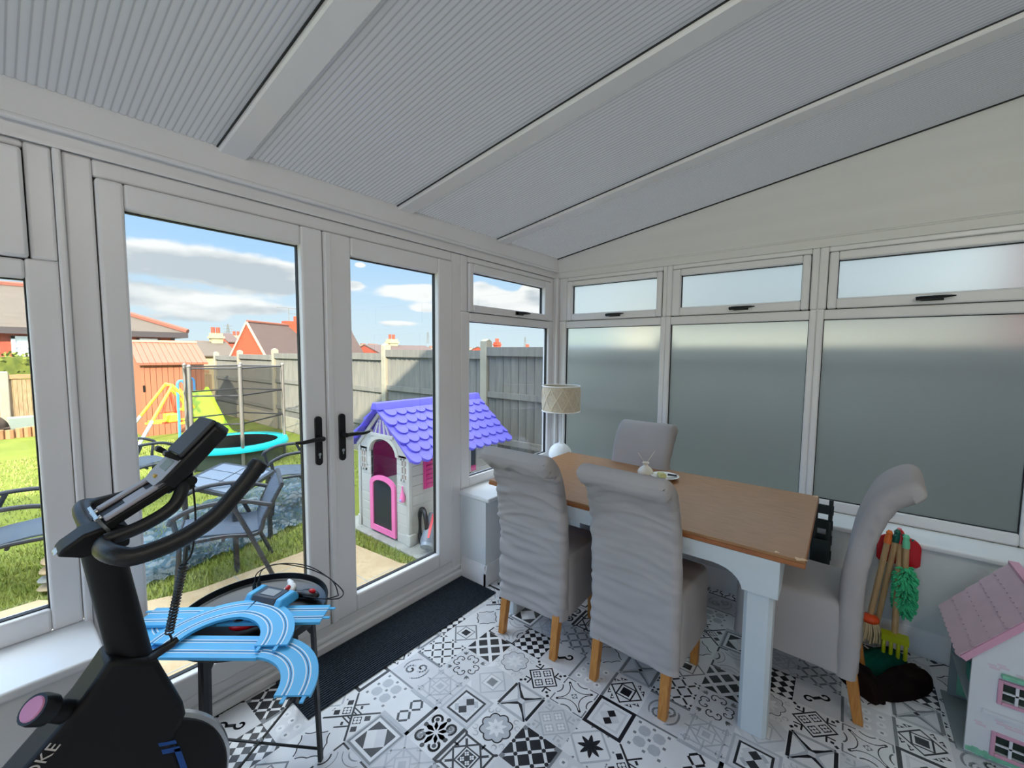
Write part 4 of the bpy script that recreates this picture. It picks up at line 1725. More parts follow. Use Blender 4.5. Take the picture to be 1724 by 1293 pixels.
m = MB()
rings = []
for k in range(9):
    t_ = k/8
    x = .172-.040*t_
    z = .79+.305*t_
    rings.append([(x+(.037-.001*k*.3)*math.cos(2*PI*i/24), BY+.03*math.sin(2*PI*i/24), z-.30*(.037*math.cos(2*PI*i/24))) for i in range(24)])
m.loft(rings)
m.build('handlebar_post', M_BIKE, bk, smooth=True)
m = MB()
m.prism([(.066, 1.100), (.075, 1.112), (.105, 1.132), (.150, 1.140), (.175, 1.125), (.172, 1.085), (.10, 1.085)], lambda u, v: Vector((u, BY-.035, v)), lambda u, v: Vector((u, BY+.035, v)))
hd = m.build('head_clamp', M_BIKE, bk, bevel=.006, seg=3)
m = MB()
m.prism([(.062, 1.098), (.085, 1.118), (.10, 1.121), (.085, 1.105)], lambda u, v: Vector((u, BY-.018, v)), lambda u, v: Vector((u, BY+.018, v)))
m.build('clamp_lever', M_CHROME, hd, bevel=.003)
bar = [(.138, BY, 1.105), (.126, BY-.08, 1.112), (.122, BY-.15, 1.128), (.130, BY-.19, 1.130), (.155, BY-.205, 1.124), (.2175, BY-.205, 1.132), (.2775, BY-.205, 1.160), (.318, BY-.205, 1.199), (.342, BY-.205, 1.225), (.360, BY-.205, 1.248)]
full = bar[::-1]+[(x, 2*BY-y, z) for x, y, z in bar[1:]]
m = MB()
m.tube(smooth_path(full, 6), .0165, 16)
hb = m.build('handlebar', M_BLACKF, bk, smooth=True)
for s in (-1, 1):
    m = MB()
    a = Vector((.354, BY+s*.205, 1.241))
    dd = Vector((.018, 0, .023)).normalized()
    m.tube([a, a+dd*.006, a+dd*.018, a+dd*.022], [.0185, .019, .018, .012], 16)
    m.build('end_cap', M_BLACKP, hb, smooth=True)
m = MB()
lp = [(.132, BY-.065, 1.120), (.19, BY-.07, 1.134), (.241, BY-.068, 1.160), (.264, BY-.045, 1.195), (.268, BY, 1.205), (.264, BY+.045, 1.195), (.241, BY+.068, 1.160), (.19, BY+.07, 1.134), (.132, BY+.065, 1.120)]
m.tube(smooth_path(lp, 6), .0135, 14)
m.build('forearm_loop', M_BLACKF, bk, smooth=True)
# phone cradle: two grey rails with a dark slot between
ax = Vector((.095, 0, .052)).normalized()
nz = Vector((-ax.z, 0, ax.x))


def cr(a, y, h):
    return Vector((.133, BY+y, 1.150))+ax*a+nz*h


def slab(m, a0, a1, y0, y1, h0, h1):
    vs = [cr(a, y, h) for a in (a0, a1) for y in (y0, y1) for h in (h0, h1)]
    m.add(vs, [(0, 1, 3, 2), (4, 6, 7, 5), (0, 4, 5, 1), (2, 3, 7, 6), (0, 2, 6, 4), (1, 5, 7, 3)])


m = MB()
slab(m, .0, .125, -.052, .052, -.018, .0)
cd_ = m.build('phone_cradle', M_BIKE, bk, bevel=.004)
m = MB()
slab(m, .004, .12, -.052, -.028, 0, .008)
slab(m, .004, .12, .028, .052, 0, .008)
slab(m, .098, .124, -.052, .052, 0, .008)
m.build('cradle_rails', M_BIKEG, cd_, bevel=.003)
m = MB()
slab(m, .045, .085, -.020, .014, 0, .003)
m.build('cradle_pad', M_BIKEG, cd_)
m = MB()
slab(m, -.006, .0, -.05, .05, -.02, .016)
m.build('cradle_bracket', M_CHROME, cd_)
for y in (-.025, .025):
    m = MB()
    m.cyl(cr(-.008, y, .006), cr(.004, y, .006), .006, 10)
    m.build('screw', M_CHROME, cd_, smooth=True)
# console
cx_ = Vector((.107, 0, .112)).normalized()
cn = Vector((-cx_.z, 0, cx_.x))
C0 = Vector((.214, BY, 1.203))


def co(a, y, h):
    return C0+cx_*a+Vector((0, y, 0))+cn*h


def cslab(m, pts, h0, h1):
    m.prism(pts, lambda u, v: co(u, v, h0), lambda u, v: co(u, v, h1))


m = MB()
cslab(m, [(0, -.042), (.02, -.054), (.165, -.054), (.178, -.038), (.178, .038), (.165, .054), (.02, .054), (0, .042)], -.036, .0)
cs = m.build('console', M_BLACKP, bk, bevel=.006, seg=3)
m = MB()
cslab(m, [(.002, -.040), (.02, -.050), (.070, -.050), (.070, .050), (.02, .050), (.002, .040)], 0, .0015)
m.build('console_face', M_BIKEG, cs)
m = MB()
cslab(m, [(.036, -.028), (.062, -.028), (.062, .024), (.036, .024)], .0015, .0022)
m.build('lcd_screen', M_LCD, cs)
m = MB()
m.tube([co(.018, -.010, .0012), co(.018, .006, .0012)], .0042, 10)
m.build('console_button', M_YEL, cs, smooth=True)
m = MB()
cslab(m, [(.074, -.05), (.176, -.05), (.176, .05), (.074, .05)], 0, .010)
m.build('tablet_rest', mat('tablet_rest_grey', (52, 53, 56), .45), cs, bevel=.004)
for y in (-.036, .036):
    m = MB()
    m.prism([(.066, 0), (.074, 0), (.074, .03), (.068, .034), (.060, .03)], lambda u, v: co(u, y-.010, v), lambda u, v: co(u, y+.010, v))
    m.build('tablet_clip', M_BLACKP, cs, bevel=.002)
m = MB()
m.cyl(co(.06, -.02, -.03), co(.03, -.02, -.065), .012, 12)
m.cyl(co(.045, -.05, -.048), co(.045, .04, -.048), .011, 12)
m.build('console_mount', M_BLACKP, cs, smooth=True)
# body
m = MB()
prof = [(.128, .86), (.205, .815), (.226, .745), (.246, .685), (.250, .655), (.240, .632), (.226, .618), (.232, .55), (.255, .42), (.20, .27), (-.18, .26), (-.52, .30), (-.50, .36), (-.02, .692), (.078, .79), (.108, .83)]
m.prism(prof, lambda u, v: Vector((u, BY-.045, v)), lambda u, v: Vector((u, BY+.045, v)))
bd = m.build('frame_shroud', M_BIKE, bk, bevel=.012, seg=3)
for nm_, a, b in (('front_strut', (.235, BY, .36), (.27, BY, .05)), ('rear_strut', (-.45, BY, .33), (-.72, BY, .05)), ('seat_post', (-.47, BY, .33), (-.52, BY, .78))):
    m = MB()
    m.bar(a, b, .05)
    m.build(nm_, M_BIKE, bk, bevel=.006)
for x in (.275, -.74):
    m = MB()
    m.cyl((x, BY-.25, .032), (x, BY+.25, .032), .03, 16)
    m.build('stabiliser', M_BIKE, bk, smooth=True)
m = MB()
m.lathe([(.0, -.03), (.17, -.03), (.196, -.026), (.2, -.022), (.2, .022), (.196, .026), (.17, .03), (0, .03)], (.132, BY, .468), 48, rotm('X', PI/2))
fw = m.build('flywheel', M_BIKE, bk, smooth=True, angle=30)
m = MB()
m.tube([(.132+.2*math.cos(2*PI*i/64), BY, .468+.2*math.sin(2*PI*i/64)) for i in range(64)], .012, 8, closed=True)
m.build('flywheel_rim', M_CHROME, fw, smooth=True)
# resistance knob on the down tube
m = MB()
m.tube([(.085, BY-.01, .755), (.055, BY-.025, .79), (.042, BY-.032, .805)], [.021, .020, .016], 16)
kn = m.build('resistance_post', M_BIKE, bk, smooth=True)
dk = Vector((-.62, -.35, .70)).normalized()
kb = Vector((.044, BY-.032, .803))
m = MB()
m.tube([kb, kb+dk*.006, kb+dk*.026, kb+dk*.036], [.020, .026, .027, .025], 20)
kc = m.build('resistance_knob', M_BLACKP, kn, smooth=True)
m = MB()
m.tube([kb+dk*.0355, kb+dk*.0385], [.021, .019], 20)
m.build('pink_cap', M_PINKC, kc, smooth=True)
# stripes and lettering
fy = BY-.0455
m = MB()
for q in ([(.200, .6255), (.231, .609), (.233, .600), (.202, .616)], [(.205, .606), (.237, .590), (.239, .577), (.207, .594)], [(.227, .590), (.238, .586), (.257, .488), (.247, .480)]):
    m.prism(q, lambda u, v: Vector((u-.004, fy-.0006, v)), lambda u, v: Vector((u-.004, fy+.002, v)))
m.build('blue_stripes', M_BLUE, bd)
fc = D.curves.new('lettering', 'FONT')
fc.body = 'OKE'
fc.size = .028
fc.extrude = .0006
fc.space_character = 1.05
tmp = D.objects.new('lettering_curve', fc)
COL.objects.link(tmp)
fm = D.meshes.new_from_object(tmp.evaluated_get(bpy.context.evaluated_depsgraph_get()))
D.objects.remove(tmp)
fo = D.objects.new('lettering', fm)
COL.objects.link(fo)
fm.materials.clear()
fm.materials.append(M_SILV)
fo.parent = bd
fo.rotation_euler = (PI/2, -math.radians(45), 0)
fo.location = Vector((.014, fy-.0008, .694))-Vector((.1, BY, 0))
# sensor lead, coiled in the middle
m = MB()
p = [(.285, BY-.03, 1.222), (.276, BY-.08, 1.13), (.262, BY-.10, 1.06), (.246, BY-.10, 1.035)]
q0, q1 = Vector((.246, BY-.10, 1.035)), Vector((.218, BY-.085, .888))
coil = []
for i in range(22*8):
    t_ = i/(22*8-1)
    a = 2*PI*22*t_
    c_ = q0+(q1-q0)*t_
    coil.append(c_+Vector((.0075*math.cos(a), .0075*math.sin(a), 0)))
m.tube(smooth_path(p, 5), .0022, 6)
m.tube(coil, .0019, 5)
m.tube(smooth_path([q1, (.222, BY-.08, .868), (.205, BY-.065, .845), (.192, BY-.05, .832)], 4), .0022, 6)
cb_ = m.build('sensor_lead', M_BLACKP, bk, smooth=True)
m = MB()
m.tube([(.235, BY-.075, .862), (.225, BY-.075, .858), (.195, BY-.06, .84), (.188, BY-.055, .836)], [.006, .009, .010, .006], 10)
m.build('lead_plug', M_BLACKP, cb_, smooth=True)
# saddle, crank and pedals
m = MB()
m.sphere((-.56, BY, .83), .13, 20, 10, (1.1, .8, .3))
m.build('saddle', M_BLACKF, bk, smooth=True)
for s in (-1, 1):
    m = MB()
    m.bar((-.2, BY+s*.06, .36), (-.2+s*.1, BY+s*.075, .36-s*.12), .025, .015)
    cr_ = m.build('crank', M_CHROME, bk, bevel=.004)
    m = MB()
    m.obox((-.2+s*.1, BY+s*.125, .36-s*.12), (.10, .09, .02))
    m.build('pedal', M_BLACKP, cr_, bevel=.004)

# ------------------------------------------------------------------ tray table and slot-car track
M_TRAY = mat('black_enamel', (12, 13, 15), .3, var=.1)
tc_ = Vector((.565, 1.630))
TR, TZ2 = .24, .545
t = thing('tray_table', 'round black tray table with thin crossed legs in front of the left door', 'table', (tc_.x, tc_.y, 0))
m = MB()
m.lathe([(0, TZ2), (.228, TZ2), (.235, TZ2+.004), (.239, TZ2+.026), (.242, TZ2+.026), (.240, TZ2-.001), (.23, TZ2-.006), (0, TZ2-.006)], (tc_.x, tc_.y, 0), 64)
m.build('tray', M_TRAY, t, smooth=True, angle=40)
LEGS = [(.693, 1.435), (.437, 1.825), (.755, 1.742), (.375, 1.518)]
for x, y in LEGS:
    m = MB()
    v = (Vector((x, y))-tc_)
    tp = tc_+v*.93
    m.bar((x, y, .0), (tp.x, tp.y, TZ2-.006), .017, .012, up=(v.x, v.y, 0))
    m.prism([(0, 0), (.055, 0), (.01, -.05), (0, -.05)], lambda u, w: Vector((tp.x-v.normalized().x*u, tp.y-v.normalized().y*u, TZ2-.006+w))-Vector((v.y, -v.x, 0)).normalized()*.004,
            lambda u, w: Vector((tp.x-v.normalized().x*u, tp.y-v.normalized().y*u, TZ2-.006+w))+Vector((v.y, -v.x, 0)).normalized()*.004)
    m.build('leg', M_TRAY, t)
for a, b, z in ((LEGS[0], LEGS[1], .045), (LEGS[2], LEGS[3], .052)):
    m = MB()
    m.tube([(*a, z), (*b, z)], .0048, 8)
    m.build('cross_strut', M_TRAY, t, smooth=True)
m = MB()
m.sphere((.565, 1.63, .058), .008, 10, 8)
m.build('strut_pin', M_CHROME, t, smooth=True)

M_TRK = mat('sky_blue_track', (88, 188, 240), .38, var=.03, scale=8)
M_TRKW = mat('white_lane_line', (240, 242, 244), .4)
M_TRKD = mat('slot_dark_blue', (34, 74, 120), .5)


def track(name, label, cl, z0, wid=.098, tilt=None, group='slot-car track pieces on the tray table'):
    """one piece of slot-car track along the centre line cl (x, y); z0 is its underside or a function of progress"""
    n = len(cl)
    P = []
    for i in range(n):
        a, b = Vector(cl[max(i-1, 0)]), Vector(cl[min(i+1, n-1)])
        d = (b-a).normalized()
        z = z0(i/(n-1)) if callable(z0) else z0
        P.append((Vector((*cl[i], z)), Vector((-d.y, d.x, 0)), Vector((d.x, d.y, 0))))

    def strip(m, u0, u1, h0, h1, i0=0, i1=None):
        rows = [[p+s*u0+Vector((0, 0, h0)), p+s*u1+Vector((0, 0, h0)), p+s*u1+Vector((0, 0, h1)), p+s*u0+Vector((0, 0, h1))] for p, s, _ in P[i0:i1]]
        m.loft(rows)
    m = MB()
    w = wid/2
    strip(m, -w, w, .004, .009)
    strip(m, -w, -w+.004, 0, .004)
    strip(m, w-.004, w, 0, .004)
    for p, s, d, sg in ((*P[0], -1), (*P[-1], 1)):
        for u in (-.026, .026):
            c = p+s*(u+.007)+d*(sg*.010)+Vector((0, 0, .005))
            m.bar(c-d*.012, c+d*.012, .010, .004)
    o = m.build(name, M_TRK, None, smooth=True, angle=30)
    tag(o, label, 'toy track', group)
    m = MB()
    for u in (-.0225, .0225):
        strip(m, u-.0075, u-.0045, .0088, .0096)
        strip(m, u+.0045, u+.0075, .0088, .0096)
    m.build('lane_lines', M_TRKW, o)
    m = MB()
    for u in (-.0225, .0225):
        strip(m, u-.0012, u+.0012, .0085, .0093)
    m.build('lane_slots', M_TRKD, o)
    return o


def seg(a, b, n=2):
    return [(a[0]+(b[0]-a[0])*i/n, a[1]+(b[1]-a[1])*i/n) for i in range(n+1)]


track('track_straight', 'sky blue straight track lying furthest back across the tray, beyond the red toys', seg((.300, 1.845), (.475, 1.644)), .5725)
track('track_straight', 'sky blue straight track on the tray rim nearest the door handle, pegs pointing out', seg((.4765, 1.6425), (.700, 1.386)), .5725)
track('track_straight', 'sky blue straight track along the front edge of the tray beside the bike post', seg((.262, 1.662), (.4975, 1.3665)), .5725)
track('track_curve', 'sky blue curved track drooping over the front edge of the tray', arc(.366, 1.263, .172, math.radians(38), math.radians(-52), 16), lambda k: .5725-.012*k)
track('track_curve', 'sky blue curved track topmost of the pile, right half of the raised bend', arc(.395, 1.478, .172, math.radians(-50), math.radians(38), 16), lambda k: .5835+.012*k)
track('track_curve', 'sky blue curved track topmost of the pile, left half running down to the bike', arc(.395, 1.478, .172, math.radians(39), math.radians(128), 16), lambda k: .5955-.008*k)
track('track_curve', 'sky blue curved track half hidden behind the bike post at the left of the tray', arc(.455, 1.740, .172, math.radians(150), math.radians(212), 12), .5600)
# power base
t = thing('track_power_base', 'black box with sky blue ends plugged with wires on the round tray', 'toy power box', (.61, 1.60, .58))
Rz = rotm('Z', math.atan2(-.17, .07))
m = MB()
m.prism([(-.045, 0), (.045, 0), (.045, .018), (.030, .036), (-.030, .036), (-.045, .018)], lambda u, v: Vector((.61, 1.60, .583+v))+Rz @ Vector((-.052, u, 0)), lambda u, v: Vector((.61, 1.60, .583+v))+Rz @ Vector((.052, u, 0)))
m.build('box', mat('dark_grey_plastic', (44, 48, 58), .4), t, bevel=.004)
for s in (-1, 1):
    m = MB()
    a, b = s*.052, s*.078
    m.prism([(-.047, 0), (.047, 0), (.047, .018), (.032, .038), (-.032, .038), (-.047, .018)], lambda u, v: Vector((.61, 1.60, .582+v))+Rz @ Vector((a, u, 0)), lambda u, v: Vector((.61, 1.60, .582+v))+Rz @ Vector((b, u, 0)))
    m.build('end_wing', M_TRK, t, bevel=.005)
m = MB()
m.prism([(-.03, -.02), (.03, -.02), (.03, .016), (-.03, .016)], lambda u, v: Vector((.61, 1.60, .6192))+Rz @ Vector((u, v, 0)), lambda u, v: Vector((.61, 1.60, .6206))+Rz @ Vector((u, v, 0)))
m.build('grey_plate', mat('plate_grey', (150, 154, 156), .5), t)
for k in range(2):
    m = MB()
    c_ = Vector((.61, 1.60, .60))+Rz @ Vector((-.092, .012+k*.02, 0))
    m.tube([c_, c_+Vector((0, 0, .022)), c_+Vector((0, 0, .034))], [.007, .007, .003], 8)
    m.build('plug', M_BLACKP, t, smooth=True)
for k in range(2):
    c_ = Vector((.61, 1.60, .63))+Rz @ Vector((-.092, .012+k*.02, 0))
    m = MB()
    m.tube(smooth_path([c_, c_+Vector((.012, .002, .035)), (.645+k*.01, 1.69, .675), (.70, 1.66+k*.01, .672-k*.008), (.755, 1.60, .655-k*.01), (.79, 1.52-k*.01, .62), (.805-k*.02, 1.455, .588), (.775, 1.43+k*.02, .584), (.735, 1.47, .585), (.705, 1.56, .574)], 6), .0022, 6)
    m.build('wire', M_BLACKP, t, smooth=True)


def controller(label, x, y, z, rz, body, trig, loc_g='hand controllers on the tray'):
    t = thing('hand_controller', label, 'toy controller', (x, y, z), loc_g)
    R = rotm('Z', rz)
    m = MB()
    m.sphere((x, y, z+.015), .03, 16, 10, (1.5, .72, .5), R)
    m.tube([Vector((x, y, z+.013))+R @ Vector(v) for v in ((.01, 0, 0), (.05, .012, -.001), (.075, .03, -.002))], [.014, .013, .008], 10)
    m.build('grip', body, t, smooth=True)
    m = MB()
    m.sphere(Vector((x, y, z+.030))+R @ Vector((-.014, 0, 0)), .012, 12, 8, (1.3, .8, .7), R)
    m.build('trigger', trig, t, smooth=True)


controller('red and white toy hand controller beside the wired black box', .70, 1.665, .549, .8, M_WHITEC, M_RED)
controller('dark toy hand controller at the right rim of the tray beneath the wires', .735, 1.575, .549, 1.9, M_BLACKP, M_RED)
controller('red toy hand controller lying in the tray under the curved track', .505, 1.565, .549, -.6, M_RED, M_BLACKP)

# ------------------------------------------------------------------ fill lamps, added unseen behind the photographer to brighten the room
M_FILL = mat('fill_glow', (255, 250, 240), .5, emit=(255, 250, 240), estr=FILL_LAMP)
for k, x in enumerate((-1.0, .45)):
    ly_ = -.95
    zt_ = roof_z(ly_)-.005
    t = thing('fill_lamp', 'added round opal fill lamp under the roof behind the viewpoint, %s of the two' % ('left', 'right')[k], 'lamp', (x, ly_, zt_), 'added fill lamps')
    m = MB()
    m.lathe([(.06, 0), (.06, -.02), (.03, -.035)], (x, ly_, zt_), 20)
    m.build('fill_lamp_plate', M_CHROME, t, smooth=True)
    m = MB()
    m.sphere((x, ly_, zt_-.11), .09, 20, 12)
    m.build('globe', M_FILL, t, smooth=True)

# ------------------------------------------------------------------ the garden
GZ = -.15
M_LAWN = mat('lawn_green', (116, 122, 50), .95, col2=(98, 108, 42), scale=2.2, bump=.6, bscale=60, spec=.1)
M_GRASS = mat('grass_blade', (132, 146, 70), .8, col2=(160, 160, 92), scale=6, spec=.2)
M_STONE = mat('sandstone_slab', (184, 162, 126), .85, col2=(166, 142, 106), scale=5, bump=.25, bscale=25)
M_CONC = mat('grey_concrete', (150, 150, 142), .9, var=.2, scale=9, bump=.2, bscale=60)
M_SOIL = mat('soil', (78, 62, 46), 1, var=.3)

m = MB()
m.add([(-14, 2.06, GZ), (3.78, 2.06, GZ), (3.78, 13.6, GZ), (-14, 13.6, GZ)], [(0, 1, 2, 3)])
m.box(-14, 3.78, 2.06, 13.6, GZ-.3, GZ-.002)
tag(m.build('lawn', M_LAWN), kind='structure')
path_pts = [(-3, 2.06), (-3, 4.02), (.14, 4.04), (.50, 3.52), (.82, 3.39), (1.86, 3.40), (1.93, 2.62), (2.04, 2.45), (3.0, 2.45), (3.0, 2.06)]
m = MB()
m.prism(path_pts, lambda u, v: Vector((u, v, GZ-.02)), lambda u, v: Vector((u, v, GZ+.014)))
p_ = m.build('patio_path', M_STONE)
p_['kind'] = 'structure'
m = MB()
for x in (-.9, -.2, .45, 1.05, 1.62):
    m.box(x-.004, x+.004, 2.07, 3.4, GZ+.013, GZ+.0147)
for a, b in ((-3, 2.6), (-3, 3.2)):
    m.box(-2.9, 1.85 if b < 3 else 1.86, b-.004, b+.004, GZ+.013, GZ+.0147)
m.build('paving_joint', M_CONC, p_)
m = MB()
m.prism([(2.06, 2.46), (3.70, 2.46), (3.70, 3.75), (2.06, 3.75)], lambda u, v: Vector((u, v, GZ-.02)), lambda u, v: Vector((u, v, GZ+.012)))
tag(m.build('concrete_base', M_CONC), kind='structure')


def thin_plastic(name, col):
    """blow-moulded plastic: some daylight comes through"""
    m = mat(name, col, .45, var=.03, scale=5)
    nt = m.node_tree
    b, out = nt.nodes['Principled BSDF'], nt.nodes['Material Output']
    tl = nt.nodes.new('ShaderNodeBsdfTranslucent')
    tl.inputs[0].default_value = lin(col)
    mx = nt.nodes.new('ShaderNodeMixShader')
    mx.inputs[0].default_value = .5
    nt.links.new(b.outputs[0], mx.inputs[1])
    nt.links.new(tl.outputs[0], mx.inputs[2])
    nt.links.new(mx.outputs[0], out.inputs[0])
    return m


def inside(x, y, poly):
    c = False
    for i in range(len(poly)):
        a, b = poly[i-1], poly[i]
        if (a[1] > y) != (b[1] > y) and x < (b[0]-a[0])*(y-a[1])/(b[1]-a[1])+a[0]:
            c = not c
    return c


m = MB()
gr = random.Random(3)
cnt = 0
while cnt < 26000:
    if gr.random() < .62:
        x, y = gr.uniform(-.3, 2.06), gr.uniform(2.5, 5.2)
    else:
        x, y = gr.uniform(-.4, 3.4), gr.uniform(4.5, 9.5)
    if (x-2.28)**2+(y-7.08)**2 < .47 or inside(x, y, path_pts) or (x > 2.05 and y < 3.77):
        continue
    cnt += 1
    h = gr.uniform(.02, .05)
    a = gr.uniform(0, 2*PI)
    w = .0035+.0012*y/3
    dx, dy = math.cos(a), math.sin(a)
    lx_, ly_ = gr.uniform(-.02, .02), gr.uniform(-.02, .02)
    m.add([(x-dx*w, y-dy*w, GZ), (x+dx*w, y+dy*w, GZ), (x+lx_, y+ly_, GZ+h)], [(0, 1, 2)])
tag(m.build('grass', M_GRASS), 'short mown grass growing over the whole back garden lawn', 'grass', kind='stuff')

# ---- fence of concrete posts and feather-edge panels
M_FENCE = mat('grey_stained_timber', (122, 117, 106), .85, col2=(102, 99, 92), scale=6, stretch=(6, 6, .5))
M_POST = mat('concrete_post', (150, 142, 122), .9, var=.12, scale=10, bump=.1)
XF = 3.82
PY = [-1.84, -.92, 1.30, 3.45, 5.50, 7.45, 9.42, 11.36, 13.0]
PT = [1.56, 1.56, 1.56, 1.52, 1.47, 1.44, 1.40, 1.35]
f = thing('garden_fence', 'grey feather-edge timber fence with concrete posts down the right side of the garden', 'fence', (XF, 5, GZ))
for k, (a, b) in enumerate(zip(PY, PY[1:])):
    z1 = PT[k]
    m = MB()
    n = 18
    w = (b-a-.10)/n
    for i in range(n):
        y = a+.05+i*w
        x = XF+.010+rnd.uniform(-.002, .002)
        q_ = [(x, y+.011), (x-.022, y+w-.011), (x+.025, y+w-.011), (x+.025, y+.011)]
        m.add([(*p, .30+GZ) for p in q_]+[(*p, z1-.03) for p in q_],
              [(0, 1, 5, 4), (1, 2, 6, 5), (2, 3, 7, 6), (3, 0, 4, 7), (4, 5, 6, 7), (0, 3, 2, 1)])
    m.box(XF+.032, XF+.04, a+.05, b-.05, .30+GZ, z1-.03)
    m.box(XF-.045, XF+.03, a+.045, b-.045, z1-.105, z1)
    for z in (z1-.57, z1-1.12) if k > 1 else ():
        m.box(XF-.035, XF, a+.045, b-.045, z-.035, z+.035)
    m.build('fence_panel', M_FENCE, f)
    m = MB()
    m.box(XF-.025, XF+.025, a+.045, b-.045, GZ, GZ+.30)
    m.build('gravel_board', M_POST, f, bevel=.006)
for k, y in enumerate(PY):
    z = max(PT[min(k, 7)], PT[max(k-1, 0)])+.10
    m = MB()
    m.box(XF-.055, XF+.055, y-.05, y+.05, GZ, z-.03)
    m.prism([(-.055, 0), (.055, 0), (.0, .03)], lambda u, v: Vector((XF+u, y-.05, z-.03+v)), lambda u, v: Vector((XF+u, y+.05, z-.03+v)))
    m.build('fence_post', M_FENCE if y < 3 else M_POST, f, bevel=.006)

# ---- playhouse
M_PHW = thin_plastic('playhouse_white', (236, 234, 228))
M_PHP = thin_plastic('playhouse_lilac', (136, 128, 228))
M_PHM = mat('playhouse_magenta', (214, 56, 134), .45, var=.05)
M_PHPK = mat('playhouse_pink', (240, 120, 176), .42, var=.04)
M_PHK = mat('playhouse_black_panel', (40, 42, 48), .3, var=.1)
M_PHD = mat('playhouse_purple', (112, 84, 176), .5)
px0, px1, py0, py1 = 2.15, 3.28, 2.80, 3.53
pe, pr, pm = .64, 1.00, 3.165
PZ = GZ+.012
t = thing('playhouse', 'white plastic playhouse with lilac scalloped roof and pink half door by the fence', 'playhouse', (px0, pm, PZ))


def arch_top(y0, y1, zs, rise, n=10):
    c = (y0+y1)/2
    return [(c+(y1-y0)/2*math.cos(PI*i/n), zs+rise*math.sin(PI*i/n)) for i in range(n+1)]


# front wall as strips around the doorway
m = MB()
fx = px0+.03
for a, b in ((py0, 2.965), (3.355, py1)):
    for k in range(9):
        z0_, z1_ = PZ+k*.085, min(PZ+k*.085+.082, pe)
        m.box(px0-.006*(k % 2)*0, fx, a, b, z0_, z1_)
    m.box(px0+.006, fx, a, b, PZ, pe)
ar = arch_top(2.965, 3.355, .60, .13)
up = [(py0, pe), (py0, .60), (2.965, .60)]+ar[::-1][1:-1]+[(3.355, .60), (py1, .60), (py1, pe)]
top_ = [(py1, pe), (pm, pr-.02), (py0, pe)]
m.prism([(2.965, .60)]+[(y, z) for y, z in ar[::-1][1:-1]]+[(3.355, .60), (3.355, pe+.1), (pm, pe+.27), (2.965, pe+.1)], lambda u, v: Vector((px0, u, v)), lambda u, v: Vector((fx, u, v)))
for s, a, b in ((1, 2.965, py0), (-1, 3.355, py1)):
    m.prism([(a, .60), (b, .60), (b, pe), (a, pe+.155)], lambda u, v: Vector((px0, u, v)), lambda u, v: Vector((fx, u, v)))
m.prism([(2.965, pe+.09), (3.355, pe+.09), (pm, pr-.01)], lambda u, v: Vector((px0+.004, u, v)), lambda u, v: Vector((fx, u, v)))
m.build('front_wall', M_PHW, t, bevel=.003)
m = MB()
for k in range(5):
    pass
m.prism([(3.02, pe+.13), (3.31, pe+.13), (pm, pr-.05)], lambda u, v: Vector((px0-.004, u, v)), lambda u, v: Vector((px0+.006, u, v)))
gb = m.build('gable_panel', M_PHD, t)
m = MB()
for a in (-.10, -.04, .03, .09):
    m.bar((px0-.006, pm+a*1.1, pe+.125), (px0-.006, pm+a*.55, pe+.275-abs(a)*.5), .02, .012, up=(1, 0, 0))
m.bar((px0-.006, py0-.02, pe-.01), (px0-.006, pm, pr-.015), .03, .02, up=(1, 0, 0))
m.bar((px0-.006, py1+.02, pe-.01), (px0-.006, pm, pr-.015), .03, .02, up=(1, 0, 0))
m.bar((px0-.006, 3.0, pe+.12), (px0-.006, 3.33, pe+.12), .03, .02, up=(1, 0, 0))
m.build('timber_trim', M_PHW, t, bevel=.003)
m = MB()
o_ = arch_top(2.93, 3.39, .60, .165, 14)
i_ = arch_top(2.965, 3.355, .60, .13, 14)
for k in range(14):
    m.add([(px0-.014, *o_[k]), (px0-.014, *o_[k+1]), (px0-.014, *i_[k+1]), (px0-.014, *i_[k]), (px0, *o_[k]), (px0, *o_[k+1]), (px0, *i_[k+1]), (px0, *i_[k])],
          [(0, 1, 2, 3), (0, 4, 5, 1), (3, 2, 6, 7), (1, 5, 6, 2), (0, 3, 7, 4)])
m.build('door_arch', M_PHW, t)
for yc in (2.855, 3.455):
    m = MB()
    for a, b, c2, d2 in ((yc-.045, yc+.045, .41, .425), (yc-.045, yc+.045, .585, .60), (yc-.045, yc-.032, .41, .60), (yc+.032, yc+.045, .41, .60), (yc-.006, yc+.006, .41, .60), (yc-.032, yc+.032, .465, .475), (yc-.032, yc+.032, .53, .54)):
        m.box(px0-.008, px0, a, b, c2, d2)
    w_ = m.build('lattice_window', M_PHW, t)
    m = MB()
    m.box(px0-.002, px0+.001, yc-.034, yc+.034, .42, .59)
    m.build('window_recess', mat('playhouse_tan_recess', (150, 132, 120), .6), w_)
# other walls
m = MB()
for k in range(9):
    z0_, z1_ = PZ+k*.085, min(PZ+k*.085+.080, pe)
    off = .004
    for a, b in ((px0, 2.30), (2.47, 2.87), (2.96, px1)):
        m.box(a, b, py0-off, py0+.022, z0_, z1_)
    for a, b in ((2.30, 2.47), (2.87, 2.96)):
        if z1_ < .34 or z0_ > .58:
            m.box(a, b, py0-off, py0+.022, z0_, z1_)
m.box(px0, px1, py0+.0, py0+.024, PZ, .32)
m.box(px0, px1, py0+.0, py0+.024, .61, pe)
m.build('side_wall', M_PHW, t)
m = MB()
m.box(px0, px1, py1-.024, py1, PZ, pe)
m.build('side_wall', M_PHW, t)
m = MB()
m.box(px1-.024, px1, py0, py1, PZ, pe)
m.prism([(py0, pe), (py1, pe), (pm, pr-.02)], lambda u, v: Vector((px1-.024, u, v)), lambda u, v: Vector((px1, u, v)))
m.build('back_wall', M_PHW, t)
m = MB()
